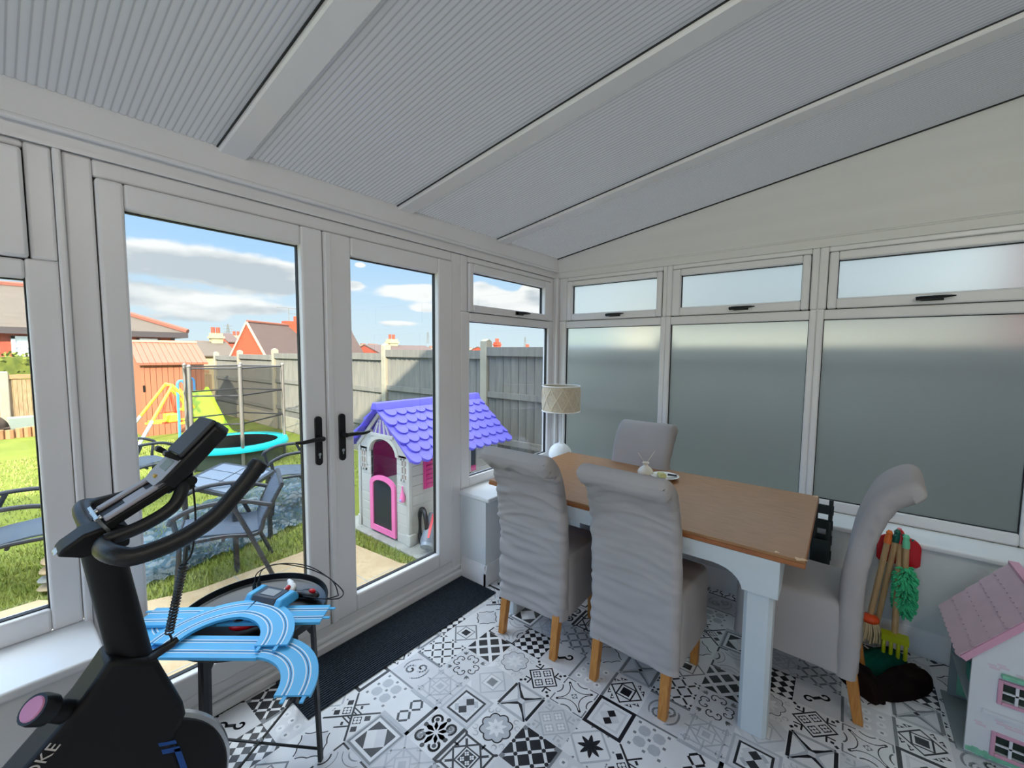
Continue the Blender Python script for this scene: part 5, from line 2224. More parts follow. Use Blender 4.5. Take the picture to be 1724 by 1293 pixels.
m.box(px1-.05, px1-.026, 2.86, 3.47, .30, .68)
for k in range(6):
    m.box(px1-.056, px1-.05, 2.95, 3.38, .385+k*.04, .405+k*.04)
m.box(2.20, 3.0, py1-.034, py1-.026, .26, .63)
for k in range(8):
    m.box(2.22, 2.98, py1-.038, py1-.033, .285+k*.042, .305+k*.042)
m.build('inner_shutter', mat('bright_magenta_panel', (240, 56, 158), .45), t)
m = MB()
m.box(2.30, 2.47, py0-.016, py0+.01, .32, .62)
for k in range(7):
    m.obox((2.385, py0-.018, .350+k*.040), (.13, .012, .03), rotm('X', .5))
m.build('shutter', M_PHM, t)
m = MB()
m.box(2.86, 2.97, py0-.012, py0-.002, .33, .345)
m.box(2.86, 2.97, py0-.012, py0-.002, .605, .62)
m.box(2.86, 2.875, py0-.012, py0-.002, .33, .62)
m.box(2.955, 2.97, py0-.012, py0-.002, .33, .62)
w_ = m.build('side_window', M_PHW, t)
m = MB()
m.box(2.875, 2.955, py0+.003, py0+.008, .345, .605)
m.build('window_recess', M_PHK, w_)
m = MB()
m.box(2.875, 2.955, py0-.004, py0+.003, .345, .40)
m.build('pink_ledge', M_PHM, w_)
m = MB()
for a in (3.12, 3.15, 3.18):
    m.box(a-.012, a+.012, py0-.0065, py0-.004, .44, .49)
    m.box(a-.012, a+.012, py0-.0065, py0-.004, .50, .55)
m.build('pane_print', M_PHK, t)
# half door
m = MB()
da, db, dz0, dz1 = 2.975, 3.345, PZ+.02, .315
oo = [(da, dz0), (db, dz0)]+arch_top(da, db, dz1, .085)
ii = [(da+.045, dz0+.05), (db-.045, dz0+.05)]+arch_top(da+.045, db-.045, dz1-.01, .055)
n = len(oo)
vs = [(px0-.018, *p) for p in oo]+[(px0-.018, *p) for p in ii]+[(px0+.004, *p) for p in oo]+[(px0+.004, *p) for p in ii]
fs = []
for i in range(n):
    j = (i+1) % n
    fs += [(i, j, n+j, n+i), (2*n+i, 3*n+i, 3*n+j, 2*n+j), (i, 2*n+i, 2*n+j, j), (n+i, n+j, 3*n+j, 3*n+i)]
m.add(vs, fs)
dr = m.build('half_door', M_PHPK, t)
m = MB()
m.prism(ii, lambda u, v: Vector((px0-.006, u, v)), lambda u, v: Vector((px0+.004, u, v)))
m.build('door_panel', M_PHK, dr)
# lantern
m = MB()
m.lathe([(.012, .0), (.022, .01), (.024, .04), (.018, .06), (.010, .09), (.006, .125), (.009, .135), (0, .14)], (px0-.02, 2.862, .235), 14)
ln = m.build('lantern', M_PHPK, t, smooth=True)
m = MB()
m.sphere((px0-.036, 2.862, .255), .014, 12, 8)
m.build('bell_button', mat('lilac_button', (170, 150, 220), .4), ln, smooth=True)
# roof of scalloped tiles


def ph_roof(ye, sg):
    m = MB()
    e = Vector((0, ye, pe-.03))
    rg = Vector((0, pm, pr+.01))
    up = rg-e
    nn = Vector((0, sg*abs(up.z), abs(up.y))).normalized()
    x0, x1 = px0-.075, px1+.075
    m.add([Vector((x, 0, 0))+e+up*k+nn*o for x in (x0, x1) for k in (0, 1) for o in (0, .014)],
          [(0, 1, 3, 2), (4, 6, 7, 5), (0, 4, 5, 1), (2, 3, 7, 6), (0, 2, 6, 4), (1, 5, 7, 3)])
    rows, cols = 6, 12
    w = (x1-x0)/cols
    for r in range(rows):
        for c in range(cols):
            xc = x0+(c+.5+(.5 if r % 2 else 0))*w
            if xc-w*.5 > x1-.3*w:
                continue
            hw_ = min(w*.5, x1-xc, xc-x0)
            k0 = r/rows
            o = []
            for i in range(9):
                a = PI+PI*i/8
                o.append((max(x0, min(x1, xc+w*.5*math.cos(a))), k0+.03+.085*math.sin(a)))
            o += [(max(x0, min(x1, xc+w*.5)), (r+1)/rows+.03), (max(x0, xc-w*.5), (r+1)/rows+.03)]
            m.prism(o, lambda u, v: Vector((u, 0, 0))+e+up*v+nn*.008, lambda u, v: Vector((u, 0, 0))+e+up*v+nn*(.036-.024*max(0, (v-k0)*rows)/1.3))
    return m


ph_roof(2.685, -1).build('roof', M_PHP, t, bevel=.004)
ph_roof(3.645, 1).build('roof', M_PHP, t, bevel=.004)
m = MB()
m.prism([(-.06, -.03), (.06, -.03), (.028, .035), (-.028, .035)], lambda u, v: Vector((px0-.08, pm+u, pr+.022+v)), lambda u, v: Vector((px1+.08, pm+u, pr+.022+v)))
m.build('ridge_cap', M_PHP, t, bevel=.008)
# corner posts and plinths
m = MB()
for y in (py0-.009, py1-.02):
    m.box(px0-.009, px0+.032, y, y+.034, PZ, pe)
m.build('corner_post', M_PHW, t, bevel=.004)
m = MB()
for x, y in ((px0, py0), (px0, py1)):
    m.box(x-.012, x+.06, y-.02, y+.03, PZ, PZ+.10)
m.build('corner_foot', M_PHW, t, bevel=.006)

# ---- grey toy by the playhouse
M_GREYP = mat('grey_plastic_toy', (104, 110, 118), .4, var=.05)
M_LENS = mat('clear_grey_lens', (128, 138, 146), .12, spec=.8)
t = thing('toy_mower', 'grey plastic toy mower with black hoop and red stripe against the playhouse side', 'toy mower', (2.32, 2.64, PZ))
m = MB()
m.tube([(2.23+.02*math.cos(a)-.05*math.cos(a), 2.72-.085*math.cos(a), PZ+.16+.16*math.sin(a)) for a in [PI*2*i/28 for i in range(28)]], .018, 10, closed=True)
m.build('black_hoop', M_BLACKP, t, smooth=True)
m = MB()
a, b = Vector((2.15, 2.58, PZ+.062)), Vector((2.33, 2.70, PZ+.25))
m.tube([a, a+(b-a)*.15, a+(b-a)*.5, b], [.050, .062, .055, .042], 14)
bdy = m.build('body', M_GREYP, t, smooth=True)
m = MB()
dd = (b-a).normalized()
m.tube([a-dd*.012, a-dd*.004, a+dd*.02], [.030, .052, .056], 14)
m.build('nose_cap', M_LENS, bdy, smooth=True)
m = MB()
sdv = dd.cross(Vector((0, 0, 1))).normalized()
upv = sdv.cross(dd).normalized()
m.bar(a+dd*.05+upv*.056+sdv*.012, b-dd*.02+upv*.044+sdv*.012, .022, .008, up=upv)
m.build('red_stripe', M_RED, bdy)

# ---- patio table, chairs, ground sheet
M_PTM = mat('patio_grey_metal', (46, 48, 53), .4, metal=.3, var=.1)
M_SLING = net_mat('patio_grey_sling', (86, 95, 108), .78)
M_PTOP = mat('patio_top_grey', (104, 114, 127), .3, var=.06, scale=6)
L_, B_, R_ = Vector((.90, 4.04)), Vector((1.34, 4.50)), Vector((1.52, 3.88))
F_ = L_+R_-B_
cc = (L_+R_)/2
t = thing('patio_table', 'square grey slatted patio table standing among the garden chairs', 'table', (cc.x, cc.y, GZ))
zt = .45
m = MB()
co4 = [L_, B_, R_, F_]


def tq(u, v):
    p = L_*(1-u)*(1-v)+B_*u*(1-v)+R_*u*v+F_*(1-u)*v
    return p


for i in range(3):
    for j in range(2):
        u0, u1, v0, v1 = i/3+.012, (i+1)/3-.012, j/2+.012, (j+1)/2-.012
        q = [tq(u0, v0), tq(u1, v0), tq(u1, v1), tq(u0, v1)]
        m.prism([(p.x, p.y) for p in q], lambda a, b: Vector((a, b, zt-.008)), lambda a, b: Vector((a, b, zt)))
m.build('top_panels', M_PTOP, t)
m = MB()
for i in range(4):
    m.bar((*co4[i], zt-.012), (*co4[(i+1) % 4], zt-.012), .035, .025)
for u in (1/3, 2/3):
    m.bar((*tq(u, 0), zt-.012), (*tq(u, 1), zt-.012), .02, .02)
m.bar((*tq(0, .5), zt-.012), (*tq(1, .5), zt-.012), .02, .02)
m.build('frame', M_PTM, t)
for p in co4:
    q = cc+(p-cc)*.9
    m = MB()
    m.bar((q.x, q.y, GZ), (q.x, q.y, zt-.02), .03)
    m.build('leg', M_PTM, t)


def patio_chair(label, x, y, ang):
    t = thing('patio_chair', label, 'chair', (0, 0, 0), 'grey sling chairs around the patio table')
    m = MB()                                    # local: faces +x, ground z = 0
    pts = smooth_path([(.24, 0, .39), (.10, 0, .40), (-.12, 0, .37), (-.22, 0, .375)], 5)
    m.loft([[(p.x, -.21, p.z), (p.x, .21, p.z), (p.x, .21, p.z+.012), (p.x, -.21, p.z+.012)] for p in pts])
    m.build('seat', M_SLING, t, smooth=True, angle=40)
    m = MB()
    pts = smooth_path([(-.20, 0, .37), (-.24, 0, .47), (-.29, 0, .58), (-.34, 0, .67)], 5)
    m.loft([[(p.x, -.21, p.z), (p.x, .21, p.z), (p.x-.012, .21, p.z), (p.x-.012, -.21, p.z)] for p in pts])
    m.build('backrest', M_SLING, t, smooth=True, angle=40)
    m = MB()
    for s in (-1, 1):
        yy = s*.225
        m.tube(smooth_path([(.25, yy, .385), (0, yy, .385), (-.20, yy, .365), (-.25, yy, .48), (-.36, yy, .69)], 5), .014, 8)
    m.tube([(-.36, -.225, .69), (-.36, .225, .69)], .014, 8)
    m.tube([(.25, -.225, .385), (.25, .225, .385)], .012, 8)
    m.tube([(.0, -.225, .36), (.0, .225, .36)], .012, 8)
    m.build('frame', M_PTM, t, smooth=True)
    for s in (-1, 1):
        yy = s*.245
        m = MB()
        m.tube(smooth_path([(-.29, yy, .56), (-.1, yy, .62), (.12, yy, .62), (.25, yy, .57), (.28, yy, .53)], 5), .016, 8)
        m.build('armrest', M_PTM, t, smooth=True)
        m = MB()
        m.tube(smooth_path([(.26, yy, .565), (.235, yy, .36), (.27, yy, .0)], 5), .015, 8)
        m.build('leg', M_PTM, t, smooth=True)
        m = MB()
        m.tube(smooth_path([(-.05, yy, .62), (-.16, yy, .36), (-.30, yy, .0)], 5), .015, 8)
        m.build('leg', M_PTM, t, smooth=True)
    t.location = (x, y, GZ)
    t.rotation_euler = (0, 0, ang)


patio_chair('grey garden chair nearest the doors, side-on on the clear sheet', 1.02, 3.46, PI-.33)
patio_chair('grey garden chair right of the patio table, backed towards the playhouse', 2.0, 4.5, PI-.25)
patio_chair('grey garden chair seen through the left window, on the grass beside stacked stones', .06, 4.38, -.15)
patio_chair('grey garden chair beyond the patio table on the sunlit lawn side', 1.0, 6.1, .2)
m_, nt, out = mix_mat('clear_polythene')
tr = nt.nodes.new('ShaderNodeBsdfTransparent')
tr.inputs[0].default_value = lin((146, 164, 168))
pb = nt.nodes.new('ShaderNodeBsdfPrincipled')
pb.inputs['Base Color'].default_value = lin((62, 80, 86))
pb.inputs['Roughness'].default_value = .22
mx = nt.nodes.new('ShaderNodeMixShader')
nz_ = nt.nodes.new('ShaderNodeTexNoise')
nz_.inputs['Scale'].default_value = 3.5
nz_.inputs['Detail'].default_value = 8
rp = nt.nodes.new('ShaderNodeMapRange')
rp.inputs[1].default_value = .35
rp.inputs[2].default_value = .65
rp.inputs[3].default_value = .45
rp.inputs[4].default_value = .95
tcn = nt.nodes.new('ShaderNodeTexCoord')
nt.links.new(tcn.outputs['Object'], nz_.inputs[0])
nt.links.new(nz_.outputs[0], rp.inputs[0])
nt.links.new(rp.outputs[0], mx.inputs[0])
nt.links.new(tr.outputs[0], mx.inputs[1])
nt.links.new(pb.outputs[0], mx.inputs[2])
nt.links.new(mx.outputs[0], out.inputs[0])
m = MB()
SA, SB, SC_, SD = Vector((.42, 3.66)), Vector((1.86, 3.98)), Vector((2.55, 5.55)), Vector((.35, 5.1))


def sheet(u, v):
    p = SA*(1-u)*(1-v)+SB*u*(1-v)+SC_*u*v+SD*(1-u)*v
    e = min(u, v, 1-u, 1-v)
    n1 = noise.noise(Vector((p.x*4, p.y*4, 1)))
    n2 = abs(noise.noise(Vector((p.x*9+n1, p.y*9, 3))))
    n3 = abs(noise.noise(Vector((p.x*21, p.y*17+n1*2, 5))))
    j = .05*noise.noise(Vector((p.x*3, p.y*3, 8)))
    return (p.x+j, p.y+j, GZ+.012+.05*max(0, n1+.2)*min(1, e*10)+.05*n2+.022*n3)


m.grid(90, 90, sheet)
tag(m.build('ground_sheet', m_, smooth=True, angle=25), 'crumpled clear polythene sheet spread on the grass under the patio set', 'plastic sheet')
for k in range(4):
    m = MB()
    c_ = Vector((.245, 4.16, GZ+.035+.062*k))
    m.sphere(c_, .10, 14, 8, (1.1, .8, .28), rotm('Z', .4*k))
    tag(m.build('garden_stone', M_STONE if k != 1 else M_CONC, smooth=True), ('lowest flat stone of the small stack on the grass by the left chair', 'second stone from the ground in the small stack on the grass', 'third stone from the ground in the small stack on the grass', 'topmost flat stone of the small stack on the grass')[k], 'stone', 'stacked garden stones')

# ---- trampoline
M_STEEL = mat('galvanised_pole', (134, 128, 120), .4, metal=.5, var=.08)
M_TPAD = mat('turquoise_pad', (0, 202, 204), .5, var=.06, scale=6)
M_TMAT = mat('black_jump_mat', (46, 50, 54), .7, var=.2, scale=6)
M_NET = net_mat('black_net', (34, 34, 32), .40)
M_SKIRT = net_mat('grey_skirt_net', (96, 104, 84), .62)
M_ROD = mat('dark_rod', (52, 48, 50), .5)
tx, ty, tr_, tz = 2.28, 7.08, .66, .14
t = thing('trampoline', 'small trampoline with turquoise edge pad and black safety net on the lawn', 'trampoline', (tx, ty, GZ))
m = MB()
m.lathe([(0, tz), (tr_-.09, tz)], (tx, ty, 0), 40)
m.build('jump_mat', M_TMAT, t)
m = MB()
m.lathe([(tr_-.11, tz+.004), (tr_-.10, tz+.02), (tr_+.02, tz+.02), (tr_+.04, tz-.02), (tr_+.035, tz-.05), (tr_+.02, tz-.01), (tr_-.10, tz+.002), (tr_-.11, tz+.004)], (tx, ty, 0), 48)
m.build('edge_pad', M_TPAD, t, smooth=True, angle=40)
m = MB()
m.lathe([(tr_-.02, tz-.02), (tr_-.03, GZ+.02)], (tx, ty, 0), 40)
m.build('skirt_net', M_SKIRT, t, smooth=True)
angs = [math.radians(a) for a in (-101, -9, 63, 135, 205)]
for a in angs:
    x, y = tx+tr_*math.cos(a), ty+tr_*math.sin(a)
    m = MB()
    m.tube([(x, y, GZ), (x, y, 1.27)], .024, 10)
    m.sphere((x, y, 1.275), .028, 10, 6)
    m.build('pole', M_STEEL, t, smooth=True)
m = MB()
NA = 60
rows = []
zs = [tz+.02, tz+.08, tz+.16, .49, .5, .62, .75, .88, .89, 1.0, 1.12, 1.24]
for z in zs:
    row = []
    for i in range(NA):
        a = 2*PI*i/NA
        # nearest pole angle
        dmin = min(abs((a-q+PI) % (2*PI)-PI) for q in angs)
        r = tr_-.03-.10*min(1, dmin/.5)*(.5+.5*abs(math.sin((z-.12)*PI/.375)))
        row.append((tx+r*math.cos(a), ty+r*math.sin(a), z))
    rows.append(row)
m.loft(rows, caps=False)
m.build('safety_net', M_NET, t, smooth=True)
for z in (.49, .88, 1.25):
    m = MB()
    pl = [(tx+tr_*.985*math.cos(a), ty+tr_*.985*math.sin(a), z) for a in angs]
    m.tube(pl, .011, 6, closed=True)
    m.build('net_rod', M_ROD, t)

# ---- swing and slide
M_SWY = mat('swing_yellow', (232, 214, 60), .45)
M_SWB = mat('swing_blue', (64, 140, 214), .45)
M_SWW = mat('swing_pale_blue', (190, 208, 226), .45)
M_SWR = mat('swing_red', (226, 72, 44), .45)
M_SLIDE = mat('slide_green', (176, 210, 40), .4, var=.05, scale=4)
t = thing('swing_set', 'childrens swing frame in yellow and blue with green slide before the brown shed', 'swing', (2.1, 9, GZ))
ap = [Vector((1.93, 8.75, .90)), Vector((1.95, 9.25, .90))]
for k, p in enumerate(ap):
    m = MB()
    q = Vector((1.62, p.y+(-.15 if k == 0 else .15), .36))
    m.tube([p, q], .022, 8)
    m.build('frame_leg', M_SWY, t)
    m = MB()
    m.tube([q, q+(q-p)*.95], .024, 8)
    m.build('frame_foot', M_SWW, t)
    m = MB()
    m.tube([p, (2.16, p.y, .60), (2.22, p.y, .50)], .022, 8)
    m.build('frame_leg', M_SWY, t)
m = MB()
m.tube([ap[0], ap[1]], .024, 8)
m.build('cross_bar', M_SWY, t)
for dx in (-.09, .07):
    m = MB()
    m.tube([(1.94, 9.0, .89), (1.94+dx, 8.97, .42)], .010, 6)
    m.tube([(1.94, 9.08, .89), (1.94+dx, 9.1, .42)], .010, 6)
    m.build('swing_rope', M_SWR, t)
m = MB()
m.obox((1.94, 9.0, .34), (.16, .26, .14))
ss = m.build('swing_seat', M_SWY, t, bevel=.02)
m = MB()
m.bar((1.74, 9.0, .43), (2.10, 9.0, .43), .02)
m.bar((1.80, 8.9, .27), (2.08, 8.9, .27), .03)
m.build('seat_bar', M_SWR, t)
m = MB()
m.bar((1.62, 8.9, .32), (2.22, 8.9, .30), .025)
m.bar((1.62, 9.1, .26), (2.22, 9.1, .24), .025)
m.build('side_rail', M_SWY, t)
for x, y in ((2.02, 8.85), (2.32, 9.5)):
    m = MB()
    m.tube([(x, y, GZ), (x, y, .88)]+[(x+.05-.05*math.cos(a), y, .90+.07*math.sin(a)) for a in [PI*i/8 for i in range(9)]]+[(x+.10, y, .88), (x+.10, y, .55)], .020, 8)
    m.build('ladder_rail', M_SWB, t, smooth=True)
m = MB()
for z in (.02, .24, .48):
    m.bar((2.03, 8.85, z), (2.22, 8.87, z+.03), .04, .03)
m.build('ladder_rung', M_SWY, t)
m = MB()
sp = smooth_path([(2.36, 9.42, .74), (2.37, 9.25, .73), (2.40, 8.95, .46), (2.44, 8.60, .14), (2.46, 8.40, .03), (2.47, 8.22, .02)], 6)
m.loft([[(p.x-.21, p.y, p.z+.06), (p.x-.18, p.y, p.z), (p.x+.18, p.y, p.z), (p.x+.21, p.y, p.z+.06), (p.x+.22, p.y, p.z-.02), (p.x-.22, p.y, p.z-.02)] for p in sp])
m.build('slide', M_SLIDE, t, smooth=True, angle=40)
m = MB()
m.obox((2.13, 8.82, .60), (.10, .06, .30), rotm('Y', .2))
m.build('slide_side', M_SLIDE, t, bevel=.02)

# ---- shed
M_SHED = mat('shed_terracotta', (160, 98, 68), .6, var=.05, scale=3, stretch=(6, 6, .6))
M_SHEDR = mat('shed_roof', (142, 86, 62), .6, var=.06, scale=3)
M_SHEDT = mat('shed_light_trim', (190, 150, 124), .6)
sx0, sx1, sy0, sy1 = 1.81, 2.80, 10.3, 11.6
t = thing('garden_shed', 'terracotta brown plastic shed with ribbed roof at the end of the lawn', 'shed', (2.3, 10.9, GZ))
m = MB()
n = 10
for i in range(n):
    a = sx0+.05+(sx1-sx0-.1)*i/n
    b = sx0+.05+(sx1-sx0-.1)*(i+1)/n
    m.box(a+.004, b-.004, sy0+.0, sy0+.04, GZ, 1.22)
m.box(sx0+.05, sx1-.05, sy0+.012, sy0+.05, GZ, 1.22)
m.build('front_wall', M_SHED, t)
m = MB()
m.box(sx0, sx0+.05, sy0-.01, sy1, GZ, 1.22)
m.prism([(sy0, 1.22), (sy1, 1.22), (10.95, 1.60)], lambda u, v: Vector((sx0, u, v)), lambda u, v: Vector((sx0+.05, u, v)))
m.box(sx1-.05, sx1, sy0-.01, sy1, GZ, 1.22)
m.prism([(sy0, 1.22), (sy1, 1.22), (10.95, 1.60)], lambda u, v: Vector((sx1-.05, u, v)), lambda u, v: Vector((sx1, u, v)))
m.box(sx0, sx1, sy1-.05, sy1, GZ, 1.22)
m.build('side_walls', M_SHED, t)
for ye, ym_, zr in ((sy0-.08, 10.95, 1.62), (sy1+.08, 10.95, 1.62)):
    m = MB()
    for i in range(12):
        a = sx0-.06+(sx1-sx0+.12)*i/12
        b = sx0-.06+(sx1-sx0+.12)*(i+1)/12
        m.add([(a, ye, 1.20), (b, ye, 1.20), (b, ym_, zr), (a, ym_, zr), (a, ye, 1.25), (b-.004, ye, 1.243), (b-.004, ym_, zr+.038), (a, ym_, zr+.045)],
              [(0, 1, 2, 3), (4, 7, 6, 5), (0, 4, 5, 1), (1, 5, 6, 2), (2, 6, 7, 3), (3, 7, 4, 0)])
    m.build('roof', M_SHEDR, t)
m = MB()
m.bar((sx0-.06, 10.95, 1.66), (sx1+.06, 10.95, 1.66), .10, .04)
m.build('ridge', M_SHEDT, t)
m = MB()
m.box(sx0+.02, sx0+.05, sy0-.02, sy0-.01, .7, .82)
m.build('door_hinge', M_BLACKP, t)

# ---- end of the garden
M_WATT = mat('wattle_tan', (166, 140, 104), .9, col2=(132, 106, 74), scale=14, stretch=(3, 3, .4))
M_LOG = mat('log_roll', (160, 118, 80), .9, var=.15, scale=9)
M_HEDGE = mat('hedge_green', (110, 116, 50), .9, col2=(78, 88, 38), scale=9, spec=.1)
t = thing('log_edging', 'low roll of cut logs edging the far end of the lawn', 'edging', (0, 11.9, GZ))
m = MB()
x = -4.0
while x < 1.75:
    w = rnd.uniform(.09, .13)
    m.cyl((x, 11.9, GZ), (x, 11.9, GZ+.17+rnd.uniform(-.02, .02)), w*.52, 8)
    x += w
m.build('log_row', M_LOG, t)
t = thing('wattle_fence', 'pale woven wattle fence behind the flower bed at the garden end', 'fence', (-1, 13.2, GZ))
m = MB()
x = -8
while x < 3.7:
    m.box(x, x+.055, 13.2, 13.23+rnd.uniform(0, .02), GZ, .86+rnd.uniform(-.02, .02))
    x += .06
m.build('woven_panel', M_WATT, t)
m = MB()
m.box(-8, 3.7, 13.17, 13.26, .88, .96)
m.build('top_rail', M_LOG, t)
for x in (-5.6, -3.5, -1.5, .22, 2.0):
    m = MB()
    m.box(x-.07, x+.07, 13.14, 13.28, GZ, 1.03)
    m.build('post', M_POST, t, bevel=.02)
t = thing('planter', 'grey green rectangular planter on the raised bed behind the log edging', 'planter', (.42, 12.5, GZ))
m = MB()
m.obox((.46, 12.5, .06), (.42, .22, .22), None, 1.15)
m.build('trough', mat('planter_grey', (128, 140, 128), .6), t, bevel=.01)
m = MB()
m.box(-6, 1.75, 11.98, 13.15, GZ, GZ+.10)
tag(m.build('flower_bed', M_SOIL), kind='structure')
heap('x', -.3, 12.4, .55, .3, .25, 0, M_SOIL, 6).name = 'soil_mound'
tag(D.objects['soil_mound'], 'low dark soil mound on the raised bed left of the planter', 'soil')


def shrub(name, label, cat, x0, x1, y0, y1, z0, z1, mt, n, sz, seed):
    g = random.Random(seed)
    t = thing(name, label, cat, ((x0+x1)/2, (y0+y1)/2, z0))
    m = MB()
    for k in range(n):
        p = Vector((g.uniform(x0, x1), g.uniform(y0, y1), g.uniform(z0, z1)))
        d = Vector((g.gauss(0, 1), g.gauss(0, 1), g.gauss(0, 1))).normalized()
        e = d.orthogonal().normalized()*sz*.45
        m.add([p-d*sz*.5, p+e, p+d*sz*.5, p-e], [(0, 1, 2, 3)])
    m.build('foliage', mt, t)
    m = MB()
    m.box(x0+.1, x1-.1, y0+.1, y1-.1, z0, z1-.12)
    m.build('inner_growth', M_HEDGE, t)


shrub('garden_hedge', 'clipped yellow green hedge running behind the wattle fence', 'hedge', -8, 2.5, 14.0, 15.0, GZ, 1.42, M_HEDGE, 9000, .075, 4)

# ------------------------------------------------------------------ neighbouring houses
M_RB = brick('red_brick', (160, 66, 40), (142, 56, 34), (150, 110, 92), 5)
M_RB2 = brick('orange_brick', (172, 64, 32), (154, 54, 28), (156, 96, 70), 5)
M_TILE = mat('brown_roof_tile', (88, 76, 63), .85, var=.12, scale=2, stretch=(1, 1, 9))
M_TILE2 = mat('mauve_roof_tile', (86, 67, 59), .85, var=.14, scale=1.2, stretch=(1, 1, 9))
M_RIDGE = mat('ridge_tile_red', (128, 72, 54), .85)
M_CREAM = mat('cream_stone', (180, 160, 118), .9, var=.15, scale=3)
M_DKGUT = mat('dark_gutter', (60, 50, 48), .6)
M_CURT = mat('net_curtain', (226, 228, 224), .9, var=.15, scale=20, stretch=(6, 1, .3))
YB = 24.0


def gabled(t, x0, x1, y0, y1, zb, ze, zr, axis, wall, roof, name_w='walls'):
    m = MB()
    m.box(x0, x1, y0, y1, zb, ze)
    if axis == 'x':
        ym = (y0+y1)/2
        for xx in (x0, x1-.2):
            m.prism([(y0, ze), (y1, ze), (ym, zr)], lambda u, v: Vector((xx, u, v)), lambda u, v: Vector((xx+.2, u, v)))
    else:
        xm = (x0+x1)/2
        for yy in (y0, y1-.2):
            m.prism([(x0, ze), (x1, ze), (xm, zr)], lambda u, v: Vector((u, yy, v)), lambda u, v: Vector((u, yy+.2, v)))
    m.build(name_w, wall, t)
    m = MB()
    o = .12
    if axis == 'x':
        k = (zr-ze)/((y1-y0)/2)
        for ye, s in ((y0-.25, -1), (y1+.25, 1)):
            zz = ze-.25*k
            m.add([(x0-.05, ye, zz+.02), (x1+.05, ye, zz+.02), (x1+.05, ym, zr+.02), (x0-.05, ym, zr+.02), (x0-.05, ye, zz+o), (x1+.05, ye, zz+o), (x1+.05, ym, zr+o), (x0-.05, ym, zr+o)],
                  [(0, 1, 2, 3), (4, 7, 6, 5), (0, 4, 5, 1), (1, 5, 6, 2), (2, 6, 7, 3), (3, 7, 4, 0)])
    else:
        k = (zr-ze)/((x1-x0)/2)
        for xe in (x0-.25, x1+.25):
            zz = ze-.25*k
            m.add([(xe, y0-.05, zz+.02), (xe, y1+.05, zz+.02), (xm, y1+.05, zr+.02), (xm, y0-.05, zr+.02), (xe, y0-.05, zz+o), (xe, y1+.05, zz+o), (xm, y1+.05, zr+o), (xm, y0-.05, zr+o)],
                  [(0, 1, 2, 3), (4, 7, 6, 5), (0, 4, 5, 1), (1, 5, 6, 2), (2, 6, 7, 3), (3, 7, 4, 0)])
    m.build('roof', roof, t)


# bungalow with a hipped roof
e0, e1 = at(-90, 553, YB), at(312, 568, YB)
zE = 2.35
rz_ = at(40, 481, YB+4).z
bx0, bx1 = -3.5, e1.x-.3
t = thing('bungalow', 'brick bungalow with hipped brown roof and white windows beyond the hedge', 'house', (1, YB+4, GZ))
m = MB()
m.box(bx0, bx1, YB+.4, YB+8, GZ, zE-.05)
m.build('walls', M_RB, t)
m = MB()
rx0, rx1 = at(-10, 490, YB+4).x, at(62, 482, YB+4).x
ex0, ex1 = bx0-.35, bx1+.4
vs = [(ex0, YB, zE-.08), (ex1, YB, zE-.08), (ex1, YB+8.4, zE-.08), (ex0, YB+8.4, zE-.08), (rx0, YB+4.2, rz_), (rx1, YB+4.2, rz_)]
m.add(vs, [(0, 1, 5, 4), (1, 2, 5), (2, 3, 4, 5), (3, 0, 4), (3, 2, 1, 0)])
rf = m.build('roof', M_TILE, t)
m = MB()
m.tube([(ex1, YB, zE-.02), (rx1, YB+4.2, rz_+.03)], .12, 6)
m.tube([(rx0, YB+4.2, rz_+.03), (rx1, YB+4.2, rz_+.03)], .12, 6)
m.tube([(ex0, YB, zE-.02), (rx0, YB+4.2, rz_+.03)], .12, 6)
m.build('hip_ridge', M_RIDGE, rf)
m = MB()
m.box(ex0, ex1, YB-.05, YB+.1, zE-.32, zE-.08)
m.box(ex1-.15, ex1, YB, YB+8, zE-.32, zE-.08)
m.build('gutter', M_DKGUT, t)
m = MB()
m.cyl((bx1-.1, YB+.3, GZ), (bx1-.1, YB+.3, zE-.2), .06, 8)
m.build('drainpipe', M_DKGUT, t)
for a, b, c_, d_ in ((at(18, 566, YB+.3).x, at(66, 566, YB+.3).x, at(40, 600, YB+.3).z, at(40, 566, YB+.3).z), (at(230, 570, YB+.3).x, at(270, 570, YB+.3).x, at(250, 592, YB+.3).z, at(250, 570, YB+.3).z)):
    m = MB()
    yy = YB+.3
    for q in ((a, a+.1, c_, d_), (b-.1, b, c_, d_), (a, b, c_, c_+.1), (a, b, d_-.1, d_), (a+.1, b-.1, d_-.42, d_-.34), ((a+b)/2-.03, (a+b)/2+.03, c_, d_-.4)):
        m.box(q[0], q[1], yy, yy+.12, q[2], q[3])
    w_ = m.build('window', M_UPVC, t)
    m = MB()
    m.box(a+.08, b-.08, yy+.06, yy+.1, c_+.08, d_-.08)
    m.build('pane', M_CURT, w_)

# pale rendered garage next door, beyond the fence
t = thing('garage', 'pale rendered garage beyond the fence, a soft cream blur through the frosted windows', 'garage', (12.5, -1, GZ))
m = MB()
m.box(10.5, 15, -7, 4.6, GZ, 2.25)
m.build('walls', mat('cream_render', (222, 196, 160), .9, var=.06, scale=.6), t)
m = MB()
m.box(10.4, 15.1, -7.1, 4.7, 2.25, 2.33)
m.build('flat_roof', M_DKGUT, t)

# red brick gable house
Y2 = 34.0
g0, g1, gp = at(383, 608, Y2), at(443, 600, Y2), at(414, 543, Y2)
t = thing('gable_house', 'house with bright red brick gable end and long mauve tiled roof', 'house', (gp.x, Y2, -3))
xa, xb = g0.x, at(612, 590, Y2+1).x
